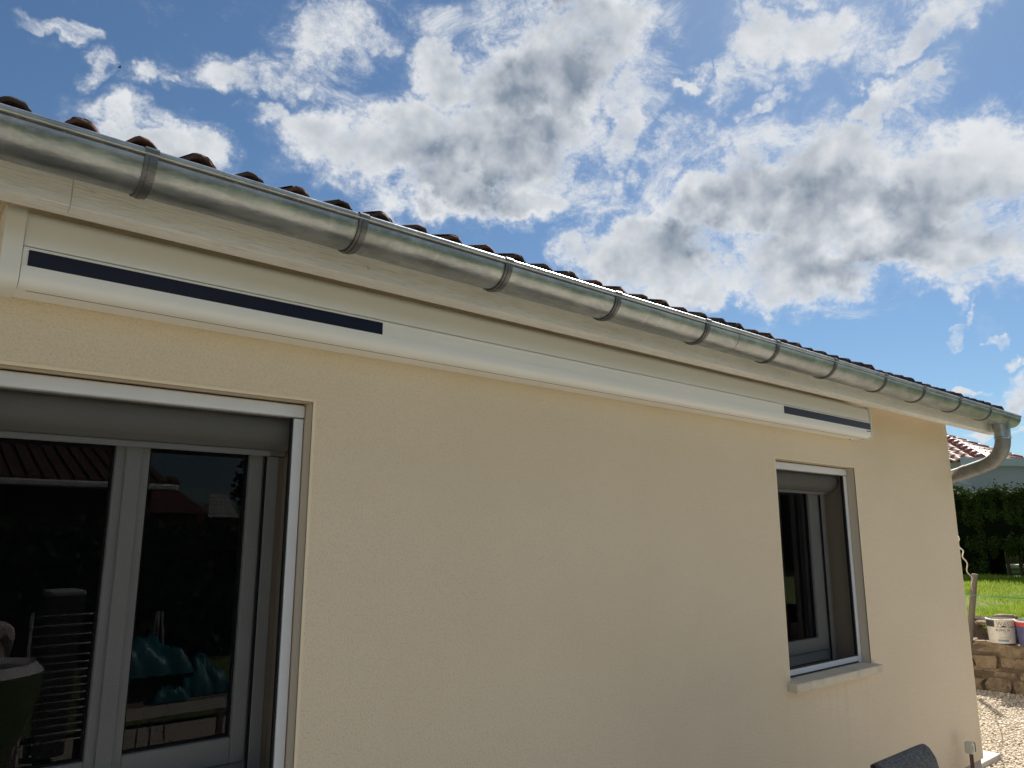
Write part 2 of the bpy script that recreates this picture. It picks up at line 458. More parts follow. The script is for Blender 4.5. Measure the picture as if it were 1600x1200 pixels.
varied('bucket_white', (0.72, 0.69, 0.62), (0.64, 0.60, 0.53), 9, 0.5, c3=(0.42, 0.36, 0.28), s3=14)
varied('bucket_black', (0.035, 0.038, 0.04), (0.05, 0.05, 0.05), 12, 0.5)
varied('bucket_smear', (0.72, 0.67, 0.58), (0.60, 0.54, 0.46), 30, 0.7)
varied('bucket_navy', (0.055, 0.06, 0.16), (0.075, 0.08, 0.19), 12, 0.45, c3=(0.16, 0.17, 0.24), s3=16)
varied('bucket_red', (0.55, 0.05, 0.06), (0.45, 0.045, 0.05), 10, 0.45)
mat('print_blue', (0.22, 0.33, 0.48), 0.5); mat('print_white', (0.75, 0.75, 0.73), 0.5); mat('print_grey', (0.20, 0.19, 0.18), 0.6)
mat('print_tan', (0.55, 0.46, 0.33), 0.6)
mat('cable_white', (0.60, 0.58, 0.54), 0.5); mat('string_green', (0.10, 0.42, 0.22), 0.6)
mat('flower', (0.26, 0.17, 0.40), 0.7); mat('flower_pale', (0.55, 0.50, 0.50), 0.7)


def weave(g, b, O, t):
    n = g.noise(g.v('MULTIPLY', O, (1, 0.15, 0.15)), 260, 4, 0.6)
    n2 = g.noise(g.v('MULTIPLY', O, (0.15, 1, 1)), 260, 4, 0.6)
    col = g.mix(g.mr(g.m('ADD', n, n2), 0.8, 1.2), (0.052, 0.050, 0.047), (0.165, 0.158, 0.150))
    t.links.new(col, b.inputs['Base Color']); bump(t, b, g.m('ADD', n, n2), 0.4, 0.001)


mat('sling_fabric', (0.06, 0.065, 0.075), 0.7, 0, 0.4, weave)
mat('chair_frame', (0.025, 0.027, 0.03), 0.4, 0.2)
mat('socket_plastic', (0.62, 0.60, 0.50), 0.5); mat('dark_plastic', (0.035, 0.035, 0.04), 0.5); mat('rust', (0.09, 0.045, 0.035), 0.7)
mat('green_fabric', (0.07, 0.10, 0.03), 0.85); mat('pale_fabric', (0.62, 0.60, 0.62), 0.9); mat('cushion', (0.50, 0.42, 0.36), 0.9)
mat('rack_metal', (0.55, 0.54, 0.52), 0.4, 0.3); mat('tarp', (0.0, 0.12, 0.15), 0.45); mat('bin_grey', (0.06, 0.065, 0.07), 0.45)
mat('shed_red', (0.08, 0.02, 0.018), 0.8); mat('cloth_white', (0.70, 0.66, 0.60), 0.9); mat('purple_cloth', (0.30, 0.27, 0.45), 0.9); mat('bird_dark', (0.01, 0.01, 0.012), 0.8)
varied('hill', (0.045, 0.07, 0.03), (0.07, 0.09, 0.05), 0.02, 1.0)


# ------------------------------------------------------------------ mesh helpers
def meta(o, label=None, cat=None, group=None, kind=None):
    if label: o['label'] = label
    if cat: o['category'] = cat
    if group: o['group'] = group
    if kind: o['kind'] = kind
    return o


def empty(name, loc=(0, 0, 0), parent=None):
    o = bpy.data.objects.new(name, None); COL.objects.link(o); o.location = loc
    o.empty_display_size = 0.1
    if parent: o.parent = parent
    return o


def thing(name, label, cat, loc=(0, 0, 0), group=None, rz=0.0):
    o = empty(name, loc); o.rotation_euler = (0, 0, rz)
    return meta(o, label, cat, group)


def link_mesh(name, me, parent=None, loc=None):
    o = bpy.data.objects.new(name, me); COL.objects.link(o)
    if parent: o.parent = parent
    if loc is not None: o.location = loc
    return o


class MB:
    def __init__(s): s.v = []; s.f = []; s.mi = []; s.cur = 0

    def add(s, vs, fs):
        n = len(s.v); s.v += [tuple(p) for p in vs]
        for f in fs: s.f.append(tuple(i + n for i in f)); s.mi.append(s.cur)

    def box(s, x0, x1, y0, y1, z0, z1):
        s.add([(x0, y0, z0), (x1, y0, z0), (x1, y1, z0), (x0, y1, z0), (x0, y0, z1), (x1, y0, z1), (x1, y1, z1), (x0, y1, z1)],
              [(0, 3, 2, 1), (4, 5, 6, 7), (0, 1, 5, 4), (1, 2, 6, 5), (2, 3, 7, 6), (3, 0, 4, 7)])
        return s

    def obox(s, c, ax, ay, az, hx, hy, hz):
        c = Vector(c); ax = Vector(ax).normalized() * hx; ay = Vector(ay).normalized() * hy; az = Vector(az).normalized() * hz
        P = [c - ax - ay - az, c + ax - ay - az, c + ax + ay - az, c - ax + ay - az, c - ax - ay + az, c + ax - ay + az, c + ax + ay + az, c - ax + ay + az]
        s.add(P, [(0, 3, 2, 1), (4, 5, 6, 7), (0, 1, 5, 4), (1, 2, 6, 5), (2, 3, 7, 6), (3, 0, 4, 7)])
        return s

    def prism(s, prof, x0, x1, closed=True, caps=True):
        """profile of (y, z) points run from x0 to x1"""
        n = len(prof)
        vs = [(x0, y, z) for y, z in prof] + [(x1, y, z) for y, z in prof]
        fs = [(i, (i + 1) % n, n + (i + 1) % n, n + i) for i in range(n if closed else n - 1)]
        if closed and caps: fs += [tuple(range(n))[::-1], tuple(range(n, 2 * n))]
        s.add(vs, fs); return s

    def tube(s, pts, r, seg=10, caps=True, rads=None):
        pts = [Vector(p) for p in pts]; n = len(pts); base = len(s.v)
        up = Vector((0, 0, 1)); vs = []
        d0 = (pts[1] - pts[0]).normalized()
        a = d0.cross(up)
        if a.length < 1e-3: a = Vector((1, 0, 0))
        a.normalize()
        for i, p in enumerate(pts):
            d = (pts[min(i + 1, n - 1)] - pts[max(i - 1, 0)]).normalized()
            a = (a - d * a.dot(d)).normalized(); b = d.cross(a)
            rr = rads[i] if rads else r
            for k in range(seg):
                t = 2 * math.pi * k / seg
                vs.append(p + (a * math.cos(t) + b * math.sin(t)) * rr)
        fs = []
        for i in range(n - 1):
            for k in range(seg):
                k2 = (k + 1) % seg
                fs.append((i * seg + k, i * seg + k2, (i + 1) * seg + k2, (i + 1) * seg + k))
        if caps: fs += [tuple(range(seg))[::-1], tuple(range((n - 1) * seg, n * seg))]
        s.add(vs, fs); return s

    def lathe(s, prof, c=(0, 0, 0), seg=24, caps=True):
        vs = []
        for r, z in prof:
            for k in range(seg):
                t = 2 * math.pi * k / seg
                vs.append((c[0] + r * math.cos(t), c[1] + r * math.sin(t), c[2] + z))
        fs = []
        for i in range(len(prof) - 1):
            for k in range(seg):
                k2 = (k + 1) % seg
                fs.append((i * seg + k, i * seg + k2, (i + 1) * seg + k2, (i + 1) * seg + k))
        if caps: fs += [tuple(range(seg))[::-1], tuple(range((len(prof) - 1) * seg, len(prof) * seg))]
        s.add(vs, fs); return s

    def mesh(s, name, mats, smooth=False):
        me = bpy.data.meshes.new(name); me.from_pydata(s.v, [], s.f)
        for k in (mats if isinstance(mats, (list, tuple)) else [mats]): me.materials.append(MATS[k])
        me.polygons.foreach_set('material_index', s.mi)
        if smooth: me.polygons.foreach_set('use_smooth', [True] * len(me.polygons))
        me.update(); return me

    def build(s, name, mats, parent=None, smooth=False, bevel=0.0, seg=2, loc=None):
        me = s.mesh(name, mats, smooth)
        o = link_mesh(name, me, parent, loc)
        if bevel:
            md = o.modifiers.new('bevel', 'BEVEL'); md.width = bevel; md.segments = seg; md.limit_method = 'ANGLE'; md.angle_limit = R(35)
            md.harden_normals = False
        if smooth and not bevel:
            md = o.modifiers.new('split', 'EDGE_SPLIT'); md.split_angle = R(40)
        return o


def fast_mesh(name, V, F, matname, parent=None, smooth=False):
    """V (n,3), F (m,k) numpy"""
    me = bpy.data.meshes.new(name)
    n, (m, k) = len(V), F.shape
    me.vertices.add(n); me.vertices.foreach_set('co', V.astype(np.float32).ravel())
    me.loops.add(m * k); me.loops.foreach_set('vertex_index', F.astype(np.int32).ravel())
    me.polygons.add(m); me.polygons.foreach_set('loop_start', np.arange(0, m * k, k, dtype=np.int32))
    me.polygons.foreach_set('loop_total', np.full(m, k, np.int32))
    me.materials.append(MATS[matname])
    if smooth: me.polygons.foreach_set('use_smooth', np.ones(m, bool))
    me.update(calc_edges=True); me.validate()
    return link_mesh(name, me, parent)


def leaf_quads(C, size, aspect=0.55, up=0.0):
    """one small bent quad per centre"""
    n = len(C)
    d = npr.normal(size=(n, 3)); d[:, 2] += up; d /= np.linalg.norm(d, axis=1)[:, None]
    e = npr.normal(size=(n, 3)); e -= (e * d).sum(1)[:, None] * d; e /= np.linalg.norm(e, axis=1)[:, None]
    L = size * npr.uniform(0.6, 1.3, n)[:, None]; W = L * aspect
    V = np.stack([C - d * L / 2, C + e * W / 2, C + d * L / 2, C - e * W / 2], 1).reshape(-1, 3)
    return V, np.arange(4 * n).reshape(n, 4)

# ------------------------------------------------------------------ the house
house = thing('house', 'cream rendered single-storey house with tiled roof, white eaves board and metal gutter', 'house', (0, 0, 0))
XL, XR, YB, ZT = -3.2, 6.218, 8.0, 2.62
W1 = (0.118, 1.038, 0.965, 2.154)       # opening x0, x1, z0, z1
W2 = (3.753, 4.662, 0.965, 2.154)
DEP = 0.30


def wall_mesh():
    mb = MB()
    xs = [XL, W1[0], W1[1], W2[0], W2[1], XR]; zs = [0.206, 0.965, 2.154, ZT]
    for i in range(5):
        for j in range(3):
            if j == 1 and i in (1, 3): continue
            mb.add([(xs[i], 0, zs[j]), (xs[i + 1], 0, zs[j]), (xs[i + 1], 0, zs[j + 1]), (xs[i], 0, zs[j + 1])], [(0, 1, 2, 3)])
    return finish_walls(mb)


def reveal_mesh(o):
    mb = MB()
    for x0, x1, z0, z1 in (o,):
        d = DEP
        mb.add([(x0, 0, z0), (x0, d, z0), (x0, d, z1), (x0, 0, z1)], [(0, 1, 2, 3)])
        mb.add([(x1, 0, z0), (x1, d, z0), (x1, d, z1), (x1, 0, z1)], [(3, 2, 1, 0)])
        mb.add([(x0, 0, z1), (x1, 0, z1), (x1, d, z1), (x0, d, z1)], [(0, 1, 2, 3)])
        mb.add([(x0, 0, z0), (x1, 0, z0), (x1, d, z0), (x0, d, z0)], [(3, 2, 1, 0)])
    return mb


def finish_walls(mb):
    # right, left and back walls, gables
    zr = 2.62 + 0.3 * 4.0
    for x in (XR, XL):
        f = [(x, 0, 0.206), (x, YB, 0.206), (x, YB, ZT), (x, 4.0, zr), (x, 0, ZT)]
        mb.add(f, [(0, 1, 2, 3, 4) if x == XR else (4, 3, 2, 1, 0)])
    mb.add([(XL, YB, 0.206), (XR, YB, 0.206), (XR, YB, ZT), (XL, YB, ZT)], [(3, 2, 1, 0)])
    return mb


wall_mesh().build('wall', 'stucco', house)
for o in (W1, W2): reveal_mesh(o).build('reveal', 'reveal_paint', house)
for x0, x1, z0, z1 in (W1, W2):                 # smooth plaster beads round the openings
    t = 0.011
    for q in ((x0 - t, x0, z0 + 0.04, z1 + t), (x1, x1 + t, z0 + 0.04, z1 + t), (x0, x1, z1, z1 + t)):
        MB().box(q[0], q[1], -0.002, 0.006, q[2], q[3]).build('corner_bead', 'arris', house, bevel=0.002)
MB().box(XR - 0.012, XR + 0.002, -0.002, 0.012, 0.208, 2.6).build('corner_bead', 'arris', house, bevel=0.002)
MB().box(XL + 0.01, XR - 0.012, 0.012, YB - 0.01, -0.1, 0.205).build('plinth', 'plinth', house)
# rooms behind the windows: closed, unlit
mb = MB()
for x0, x1 in ((XL + 0.1, 2.0), (2.05, XR - 0.1)):
    y0, y1, z0, z1 = 0.30, 5.0, 0.15, 2.55
    P8 = [(x0, y0, z0), (x1, y0, z0), (x1, y1, z0), (x0, y1, z0), (x0, y0, z1), (x1, y0, z1), (x1, y1, z1), (x0, y1, z1)]
    mb.add(P8, [(0, 1, 2, 3), (7, 6, 5, 4), (1, 5, 6, 2), (2, 6, 7, 3), (0, 3, 7, 4)])
    o0, o1, a0, a1 = (W1 if x0 < 1 else W2)
    for (p, q, r_, s_) in ((x0, o0, z0, z1), (o1, x1, z0, z1), (o0, o1, z0, a0), (o0, o1, a1, z1)):
        mb.add([(p, y0, r_), (q, y0, r_), (q, y0, s_), (p, y0, s_)], [(3, 2, 1, 0)])
mb.build('room_wall', 'room_wall', house)

# eaves: soffit, board with a grained face, gable board
MB().prism([(-0.268, 2.60), (-0.002, 2.60), (-0.002, 2.612), (-0.268, 2.612)], XL - 0.2, 6.34).build('soffit', 'soffit', house)
for xa, xb in ((XL - 0.2, 0.2697), (0.2703, 3.4295), (3.4310, 6.362)):      # butt-jointed boards
    dz = rnd.uniform(-0.0008, 0.0008)
    MB().prism([(-0.300, 2.4865 + dz), (-0.270, 2.478 + dz), (-0.270, 2.655), (-0.300, 2.655)], xa, xb).build('fascia_board', 'painted_wood', house, bevel=0.002)
for xa, xb in ((XL - 0.2, 1.329), (1.331, 4.2), (4.2015, 6.355)):
    MB().prism([(-0.269, 2.482), (-0.252, 2.4785), (-0.252, 2.55), (-0.269, 2.55)], xa, xb).build('fascia_batten', 'painted_wood', house)
for s, ys in ((1, -0.26), (-1, 8.26)):
    pass
for (ya, yb) in ((-0.27, 4.0), (4.0, 8.27)):
    za = 2.655 + 0.3 * (min(ya, 8 - ya) + 0.27); zb = 2.655 + 0.3 * (min(yb, 8 - yb) + 0.27)
    for x in (6.340, XL - 0.2):
        mb = MB(); mb.add([(x, ya, za - 0.15), (x, yb, zb - 0.15), (x, yb, zb), (x, ya, za), (x + 0.022, ya, za - 0.15), (x + 0.022, yb, zb - 0.15), (x + 0.022, yb, zb), (x + 0.022, ya, za)],
               [(0, 1, 2, 3), (7, 6, 5, 4), (0, 4, 5, 1), (3, 2, 6, 7), (0, 3, 7, 4), (1, 5, 6, 2)])
        mb.build('gable_board', 'painted_wood', house)
mb = MB()                                        # boarding under the tiles
for a, b in (((-0.36, 2.60), (4.0, 3.908)), ((4.0, 3.908), (8.36, 2.60))):
    mb.add([(XL - 0.2, a[0], a[1]), (6.34, a[0], a[1]), (6.34, b[0], b[1]), (XL - 0.2, b[0], b[1])], [(0, 1, 2, 3)])
mb.build('roof_deck', 'old_wood', house)


# tiles: two rolls each, laid in rows
PITCH = 0.129
SL = 0.3


def tile_profile():
    """(x, z) across one tile from its left pan to its right pan, two rolls"""
    pr = []
    for c in (0, 1):
        cx = c * PITCH
        pr.append((cx - PITCH * 0.5, 0.0)); pr.append((cx - 0.046, 0.001))
        for k in range(13):
            a = math.pi - math.pi * k / 12
            pr.append((cx + 0.0415 * math.cos(a), 0.004 + 0.0515 * math.sin(a)))
        pr.append((cx + 0.046, 0.001))
    pr.append((1.5 * PITCH, 0.0))
    return pr


def tile_geo(mb, x, y, z, slope, length=0.40, th=0.011, dz=0.0, tw=0.0):
    pr = tile_profile(); n = len(pr)
    vs = []
    for (yy, zz) in ((0, 0), (length, length * slope)):
        for px, pz in pr: vs.append((x + px + tw * yy, y + yy, z + zz + pz + dz))
        for px, pz in pr: vs.append((x + px + tw * yy, y + yy, z + zz + pz - th + dz))
    fs = []
    for i in range(n - 1):
        fs.append((i, i + 1, 2 * n + i + 1, 2 * n + i))
        fs.append((n + i + 1, n + i, 3 * n + i, 3 * n + i + 1))
        fs.append((i, n + i, n + i + 1, i + 1))
    fs.append((0, 2 * n, 3 * n, n)); fs.append((n - 1, 2 * n - 1, 4 * n - 1, 3 * n - 1))
    # the roll of the next tile laps over this one: a small raised lip
    mb.add(vs, fs)


TZ = 2.600
protos = []
for k in range(4):
    mb = MB(); tile_geo(mb, 0, 0, 0, SL, 0.42, tw=rnd.uniform(-0.004, 0.004))
    # lap joint: thin cover piece on the right roll, slightly short of the front
    px = PITCH; seg = []
    for q in range(11):
        a = math.pi * 0.62 - math.pi * 0.62 * q / 10
        seg.append((px + 0.0475 * math.cos(a), 0.004 + 0.0555 * math.sin(a)))
    n = len(seg)
    vs = [(a, 0.006, b + 0.0018) for a, b in seg] + [(a, 0.42, b + 0.42 * SL) for a, b in seg] + [(a, 0.006, b - 0.008) for a, b in seg]
    mb.add(vs, [(i, i + 1, n + i + 1, n + i) for i in range(n - 1)] + [(i, 2 * n + i, 2 * n + i + 1, i + 1) for i in range(n - 1)])
    for i in range(len(mb.v)):
        x, y, z = mb.v[i]
        if y < 0.01: mb.v[i] = (x + rnd.uniform(-0.0012, 0.0012), y + rnd.uniform(-0.003, 0.003), z + rnd.uniform(-0.0010, 0.0010))
    protos.append(mb.mesh('roof_tile', 'roof_tile', smooth=True))
x = 0.128 - 2 * PITCH * 13
i = 0
while x + PITCH < 6.37:
    if i < 60:
        o = link_mesh('roof_tile', protos[i % 4], house, (x, -0.405 + rnd.uniform(-0.006, 0.006), TZ + rnd.uniform(-0.0025, 0.0025)))
        o.rotation_euler = (rnd.uniform(-0.006, 0.006), rnd.uniform(-0.01, 0.01), rnd.uniform(-0.006, 0.006))
    x += 2 * PITCH; i += 1
XE = x
mb = MB()
for row in range(1, 13):
    yy = -0.405 + row * 0.35
    x = 0.128 - 2 * PITCH * 13
    while x + PITCH < 6.37:
        tile_geo(mb, x, yy, TZ + row * 0.35 * SL + 0.012, SL, 0.38, dz=rnd.uniform(-0.002, 0.002)); x += 2 * PITCH
for row in range(0, 13):
    yy = 8.405 - row * 0.35 - 0.38
    x = 0.128 - 2 * PITCH * 13
    while x + PITCH < 6.37:
        tile_geo(mb, x, yy, TZ + (row * 0.35 + 0.38) * SL + 0.012, -SL, 0.38); x += 2 * PITCH
meta(mb.build('roof_tiles', 'roof_tile', house), kind='stuff')
mb = MB(); rr = [(-3.3 + 0.4 * k) for k in range(25)]
ridge_me = MB().tube([(0, 0, 0), (0.42, 0, 0)], 0.1, 12, rads=[0.10, 0.088]).mesh('ridge_tile', 'roof_tile', smooth=True)
for xx in rr[:24]: link_mesh('ridge_tile', ridge_me, house, (xx, 4.0, 3.93))

# ---- gutter
GY, GZ, GR = -0.380, 2.595, 0.070
gutter_x0, gutter_x1 = XL - 0.2, 6.400


def arc(r, a0, a1, n):
    return [(GY + r * math.cos(R(a0 + (a1 - a0) * k / n)), GZ + r * math.sin(R(a0 + (a1 - a0) * k / n))) for k in range(n + 1)]


outer = arc(GR, 180, 360, 30); inner = arc(GR - 0.0022, 360, 180, 30)
outer = [(GY - GR, GZ + 0.004)] + outer + [(GY + GR, GZ + 0.02)]
inner = [(GY + GR - 0.0022, GZ + 0.02)] + inner + [(GY - GR + 0.0022, GZ + 0.004)]
gut = MB(); xs = [gutter_x0, 2.789, 2.7905, 4.9, gutter_x1]
gut.prism(outer + inner, gutter_x0, 2.790)
gut.prism([(GY + (y - GY) * 1.018, GZ + (z - GZ) * 1.018) for y, z in outer + inner], 2.770, gutter_x1)
gutter = gut.build('gutter', 'zinc', house, smooth=True)
bead = MB().tube([(gutter_x0, GY - GR + 0.002, GZ + 0.0065), (gutter_x1, GY - GR + 0.002, GZ + 0.0065)], 0.0095, 16)
bead.build('rolled_edge', 'zinc', gutter, smooth=True)
MB().prism([(GY - GR - 0.0006, GZ - 0.0015), (GY - GR - 0.0014, GZ - 0.0015), (GY - GR - 0.0010, GZ - 0.0062), (GY - GR + 0.0006, GZ - 0.0062)], gutter_x0, gutter_x1 - 0.01).build('edge_shade_strip', 'edge_shade', gutter)  # added dark strip: paints the shadow line below the rolled edge
mb = MB()
oc = arc(GR * 1.02, 180, 360, 24)
mb.prism(oc + [(GY + GR, GZ + 0.018), (GY - GR * 1.02, GZ + 0.006)], gutter_x1, gutter_x1 + 0.003)
mb.build('gutter_end', 'zinc_dull', gutter)
hooks = [0.396, 0.945, 1.47, 1.992, 2.54, 3.073, 3.61, 4.178, 4.687, 5.24, 5.788]
hooks = [-2.9, -2.37, -1.83, -1.28, -0.73, -0.17] + hooks
rb = GR * 1.018
strap = MB()


def band(mb, ra, rb_, x0, x1, a0=178, a1=362, n=22):
    A = arc(ra, a0, a1, n); B = arc(rb_, a1, a0, n)
    mb.prism(A + B, x0, x1)


band(strap, rb + 0.0035, rb + 0.0004, -0.014, 0.014)
band(strap, rb + 0.0055, rb + 0.0036, -0.0045, 0.0045, 186, 356)      # pressed rib
bz = GZ + 0.0065; by = GY - GR + 0.002                                 # curl over the rolled edge
A = [(by + 0.0128 * math.cos(R(a)), bz + 0.0128 * math.sin(R(a))) for a in range(200, 19, -20)]
B = [(by + 0.0098 * math.cos(R(a)), bz + 0.0098 * math.sin(R(a))) for a in range(20, 201, 20)]
strap.prism(A + B, -0.015, 0.015)
strap.box(-0.012, 0.012, GY + GR, -0.3005, GZ + 0.005, GZ + 0.04)
sm = strap.mesh('gutter_bracket', 'zinc_bracket', smooth=False)
for hx in hooks:
    o = link_mesh('gutter_bracket', sm, gutter, (hx, 0, 0))
    o.rotation_euler = (0, 0, 0)
# ---- downpipe
dp_pts = [(6.19, -0.38, 2.56), (6.19, -0.38, 2.47), (6.19, -0.38, 2.44)]
ctrl0, ctrl1, ctrl2 = Vector((6.19, -0.38, 2.44)), Vector((6.195, -0.375, 2.285)), Vector((6.235, -0.215, 2.243))
for k in range(1, 11):
    t = k / 10; dp_pts.append(tuple((1 - t) ** 2 * ctrl0 + 2 * t * (1 - t) * ctrl1 + t * t * ctrl2))
dp_pts += [(6.275, -0.05, 2.20), (6.288, 0.06, 2.172)]
c0, c1, c2 = Vector(dp_pts[-1]), Vector((6.290, 0.155, 2.15)), Vector((6.290, 0.165, 2.03))
for k in range(1, 8):
    t = k / 7; dp_pts.append(tuple((1 - t) ** 2 * c0 + 2 * t * (1 - t) * c1 + t * t * c2))
dp_pts += [(6.290, 0.165, 0.25), (6.290, 0.165, 0.02)]
dpipe = MB().tube(dp_pts[2:], 0.050, 24).build('downpipe', 'zinc_dull', house, smooth=True)
MB().lathe([(0.064, 0.115), (0.058, 0.075), (0.0525, 0.05), (0.0525, 0.0)], (6.19, -0.38, 2.437), 24).build('outlet', 'zinc', dpipe, smooth=True)
MB().lathe([(0.0515, 0.012), (0.0545, 0.008), (0.0545, 0.0), (0.0515, -0.003)], (6.19, -0.38, 2.428), 24).build('collar', 'zinc', dpipe, smooth=True)
mb = MB()
p, q = Vector((6.262, -0.105, 2.2145)), Vector((6.272, -0.065, 2.204))
mb.tube([p, q], 0.0525, 24)
mb.build('pipe_joint', 'zinc_dull', dpipe, smooth=True)
for zz in (0.8, 1.7):
    MB().lathe([(0.053, 0.0), (0.053, 0.03)], (6.290, 0.165, zz), 24).build('pipe_clip', 'zinc_bracket', dpipe, smooth=True)


# ---- windows: two alike openings (outer frame, leaves, panes, shutter box, rails, insect screen, sill)
def make_window(o, leaves=2):
    x0, x1, z0, z1 = o
    fy = 0.215
    gr = x1 - (0.060 if leaves == 2 else 0.088)
    wf = MB()
    ix0, ix1, iz0, iz1 = x0 + 0.045, x1 - 0.045, 1.005, 2.062
    wf.box(x0 + 0.002, ix0 + 0.04, fy, fy + 0.07, iz0, iz1)
    wf.box(ix1 - 0.022, x1 - 0.002, fy, fy + 0.07, iz0, iz1)
    wf.box(ix0 + 0.04, ix1 - 0.022, fy, fy + 0.07, iz0, iz0 + 0.058)
    wf.box(ix0 + 0.04, ix1 - 0.022, fy, fy + 0.07, iz1 - 0.03, iz1)
    win = wf.build('window', 'pvc_white', house, bevel=0.003)
    cx = (x0 + x1) / 2
    zl0, zl1 = iz0 + 0.062, 2.052
    for (a, b, left) in (((ix0 + 0.02, cx - 0.001, True), (cx + 0.001, x1 - 0.066, False)) if leaves == 2 else ((ix0 + 0.02, x1 - 0.095, False),)):
        s = MB(); ly = fy - 0.014; sw = 0.046 if leaves == 2 else 0.115
        s.box(a, a + sw, ly, ly + 0.06, zl0, zl1); s.box(b - sw, b, ly, ly + 0.06, zl0, zl1)
        s.box(a + sw, b - sw, ly, ly + 0.06, zl0, zl0 + 0.075); s.box(a + sw, b - sw, ly, ly + 0.06, zl1 - 0.05, zl1)
        leaf = s.build('window_leaf', 'pvc_white', win, bevel=0.005)
        # glazing bead
        ga, gb, gc, gd = a + sw, b - sw, zl0 + 0.075, zl1 - 0.05
        q = MB(); t = 0.006
        for bx in ((ga, ga + t, gc, gd), (gb - t, gb, gc, gd), (ga + t, gb - t, gc, gc + t), (ga + t, gb - t, gd - t, gd)):
            q.box(bx[0], bx[1], ly + 0.016, ly + 0.03, bx[2], bx[3])
        q.build('seal', 'rubber', win)
        pass; MB().add([(ga, ly + 0.026, gc), (gb, ly + 0.026, gc), (gb, ly + 0.026, gd), (ga, ly + 0.026, gd)], [(0, 1, 2, 3)])
        pm = MB(); pm.add([(ga, ly + 0.026, gc), (gb, ly + 0.026, gc), (gb, ly + 0.026, gd), (ga, ly + 0.026, gd)], [(0, 1, 2, 3)])
        pm.build('pane', 'glass', win)
    if leaves == 2: MB().box(cx - 0.022, cx + 0.022, fy - 0.026, fy - 0.0142, zl0, zl1).build('meeting_stile', 'pvc_white', win, bevel=0.004)
    MB().box(ix1 - 0.0235, ix1 - 0.0200, fy - 0.004, fy + 0.001, iz0 + 0.06, iz1).build('seal', 'rubber', win)
    # shutter box with a rounded belly
    pr = []
    for k in range(13):
        a = R(100 + 130 * k / 12)
        pr.append((0.178 + 0.075 * math.cos(a), 2.072 + 0.064 * math.sin(a)))
    pr += [(0.172, 2.006), (0.172, 1.994), (0.2, 1.994), (0.2, 2.15), (0.16, 2.15)]
    MB().prism(pr, x0 + 0.003, x1 - 0.006).build('shutter_box', 'pvc_box', win, smooth=True)
    MB().box(x0 + 0.003, gr - 0.001, 0.158, 0.171, 1.990, 2.008).build('shutter_lath', 'pvc_white', win, bevel=0.003)
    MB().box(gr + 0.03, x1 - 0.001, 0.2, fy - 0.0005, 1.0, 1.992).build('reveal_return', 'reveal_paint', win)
    for xa, xb in ((x0 + 0.002, x0 + 0.04), (gr, gr + 0.038)):
        MB().box(xa, xb, 0.186, fy - 0.001, 1.0, 1.992).build('guide_rail', 'pvc_white', win, bevel=0.002)
    MB().box(gr - 0.0045, gr - 0.0002, 0.190, 0.2, 1.0, 1.99).build('seal', 'rubber', win)
    # insect screen
    sy0, sy1 = 0.052, 0.080
    sc = MB()
    sc.box(x0 + 0.002, x1 - 0.002, sy0 - 0.004, sy1 + 0.03, 2.108, 2.1490)
    sc.build('screen_box', 'alu_white', win, bevel=0.006, seg=3)
    for xa, xb in ((x0 + 0.002, x0 + 0.034), (x1 - 0.036, x1 - 0.004)):
        MB().box(xa, xb, sy0, sy1, 0.9985, 2.1045).build('screen_rail', 'alu_white', win, bevel=0.003)
    for xa, xb in ((x0 + 0.0345, x0 + 0.039), (x1 - 0.0405, x1 - 0.0365)):
        MB().box(xa, xb, sy0 + 0.006, sy1 - 0.004, 1.0, 2.1045).build('brush_strip', 'rubber', win)
    MB().box(x0 + 0.04, x1 - 0.037, sy0 + 0.004, sy1 - 0.004, 1.008, 1.037).build('screen_bar', 'alu_white', win, bevel=0.003)
    MB().box(x0 + 0.04, x1 - 0.037, sy0 + 0.006, sy1 - 0.006, 1.000, 1.0078).build('brush_strip', 'rubber', win)
    MB().box(x0 + 0.04, x1 - 0.037, sy0 + 0.010, sy1 - 0.008, 1.0372, 1.043).build('brush_strip', 'rubber', win)
    q = MB(); q.add([(x0 + 0.036, 0.067, 1.037), (x1 - 0.038, 0.067, 1.037), (x1 - 0.038, 0.067, 2.107), (x0 + 0.036, 0.067, 2.107)], [(0, 1, 2, 3)])
    q.build('insect_mesh', 'insect_mesh', win)
    q = MB()
    for dz in (0.0, 0.012):
        q.tube([(x1 - 0.0035, 0.060, 2.086 - dz), (x1 + 0.0015 - 0.004, 0.060, 2.086 - dz), (x1 - 0.001, 0.060, 2.086 - dz)], 0.0028, 8)
    q.build('screw', 'rubber', win)
    # stone sill with chipped front edge
    sx0, sx1, sy, sz0, sz1 = x0 - 0.026, x1 + 0.040, -0.052, 0.953, 0.995
    nx = 40; vs = []; fs = []
    for i in range(nx + 1):
        xx = sx0 + (sx1 - sx0) * i / nx
        ch = 0.004 * max(0, rnd.gauss(0, 1)) * (1 if rnd.random() < 0.35 else 0.15)
        inn = sx0 if xx < x0 else 0
        yb = 0.21 if x0 < xx < x1 else -0.001
        vs += [(xx, sy + ch * 0.4, sz0 + rnd.uniform(0, 0.0015)), (xx, sy + 0.001 + ch * 0.5, sz1 - 0.004 - ch), (xx, sy + 0.005 + ch, sz1 - 0.001), (xx, yb, sz1 + 0.008 * (yb > 0)), (xx, yb, sz0)]
    for i in range(nx):
        for k in range(5):
            k2 = (k + 1) % 5
            fs.append((i * 5 + k, i * 5 + k2, (i + 1) * 5 + k2, (i + 1) * 5 + k))
    fs += [(0, 1, 2, 3, 4)[::-1], tuple(nx * 5 + k for k in range(5))]
    s = MB(); s.add(vs, fs); s.build('window_sill', 'sill_stone', win)
    return win


make_window(W1); make_window(W2, 1)

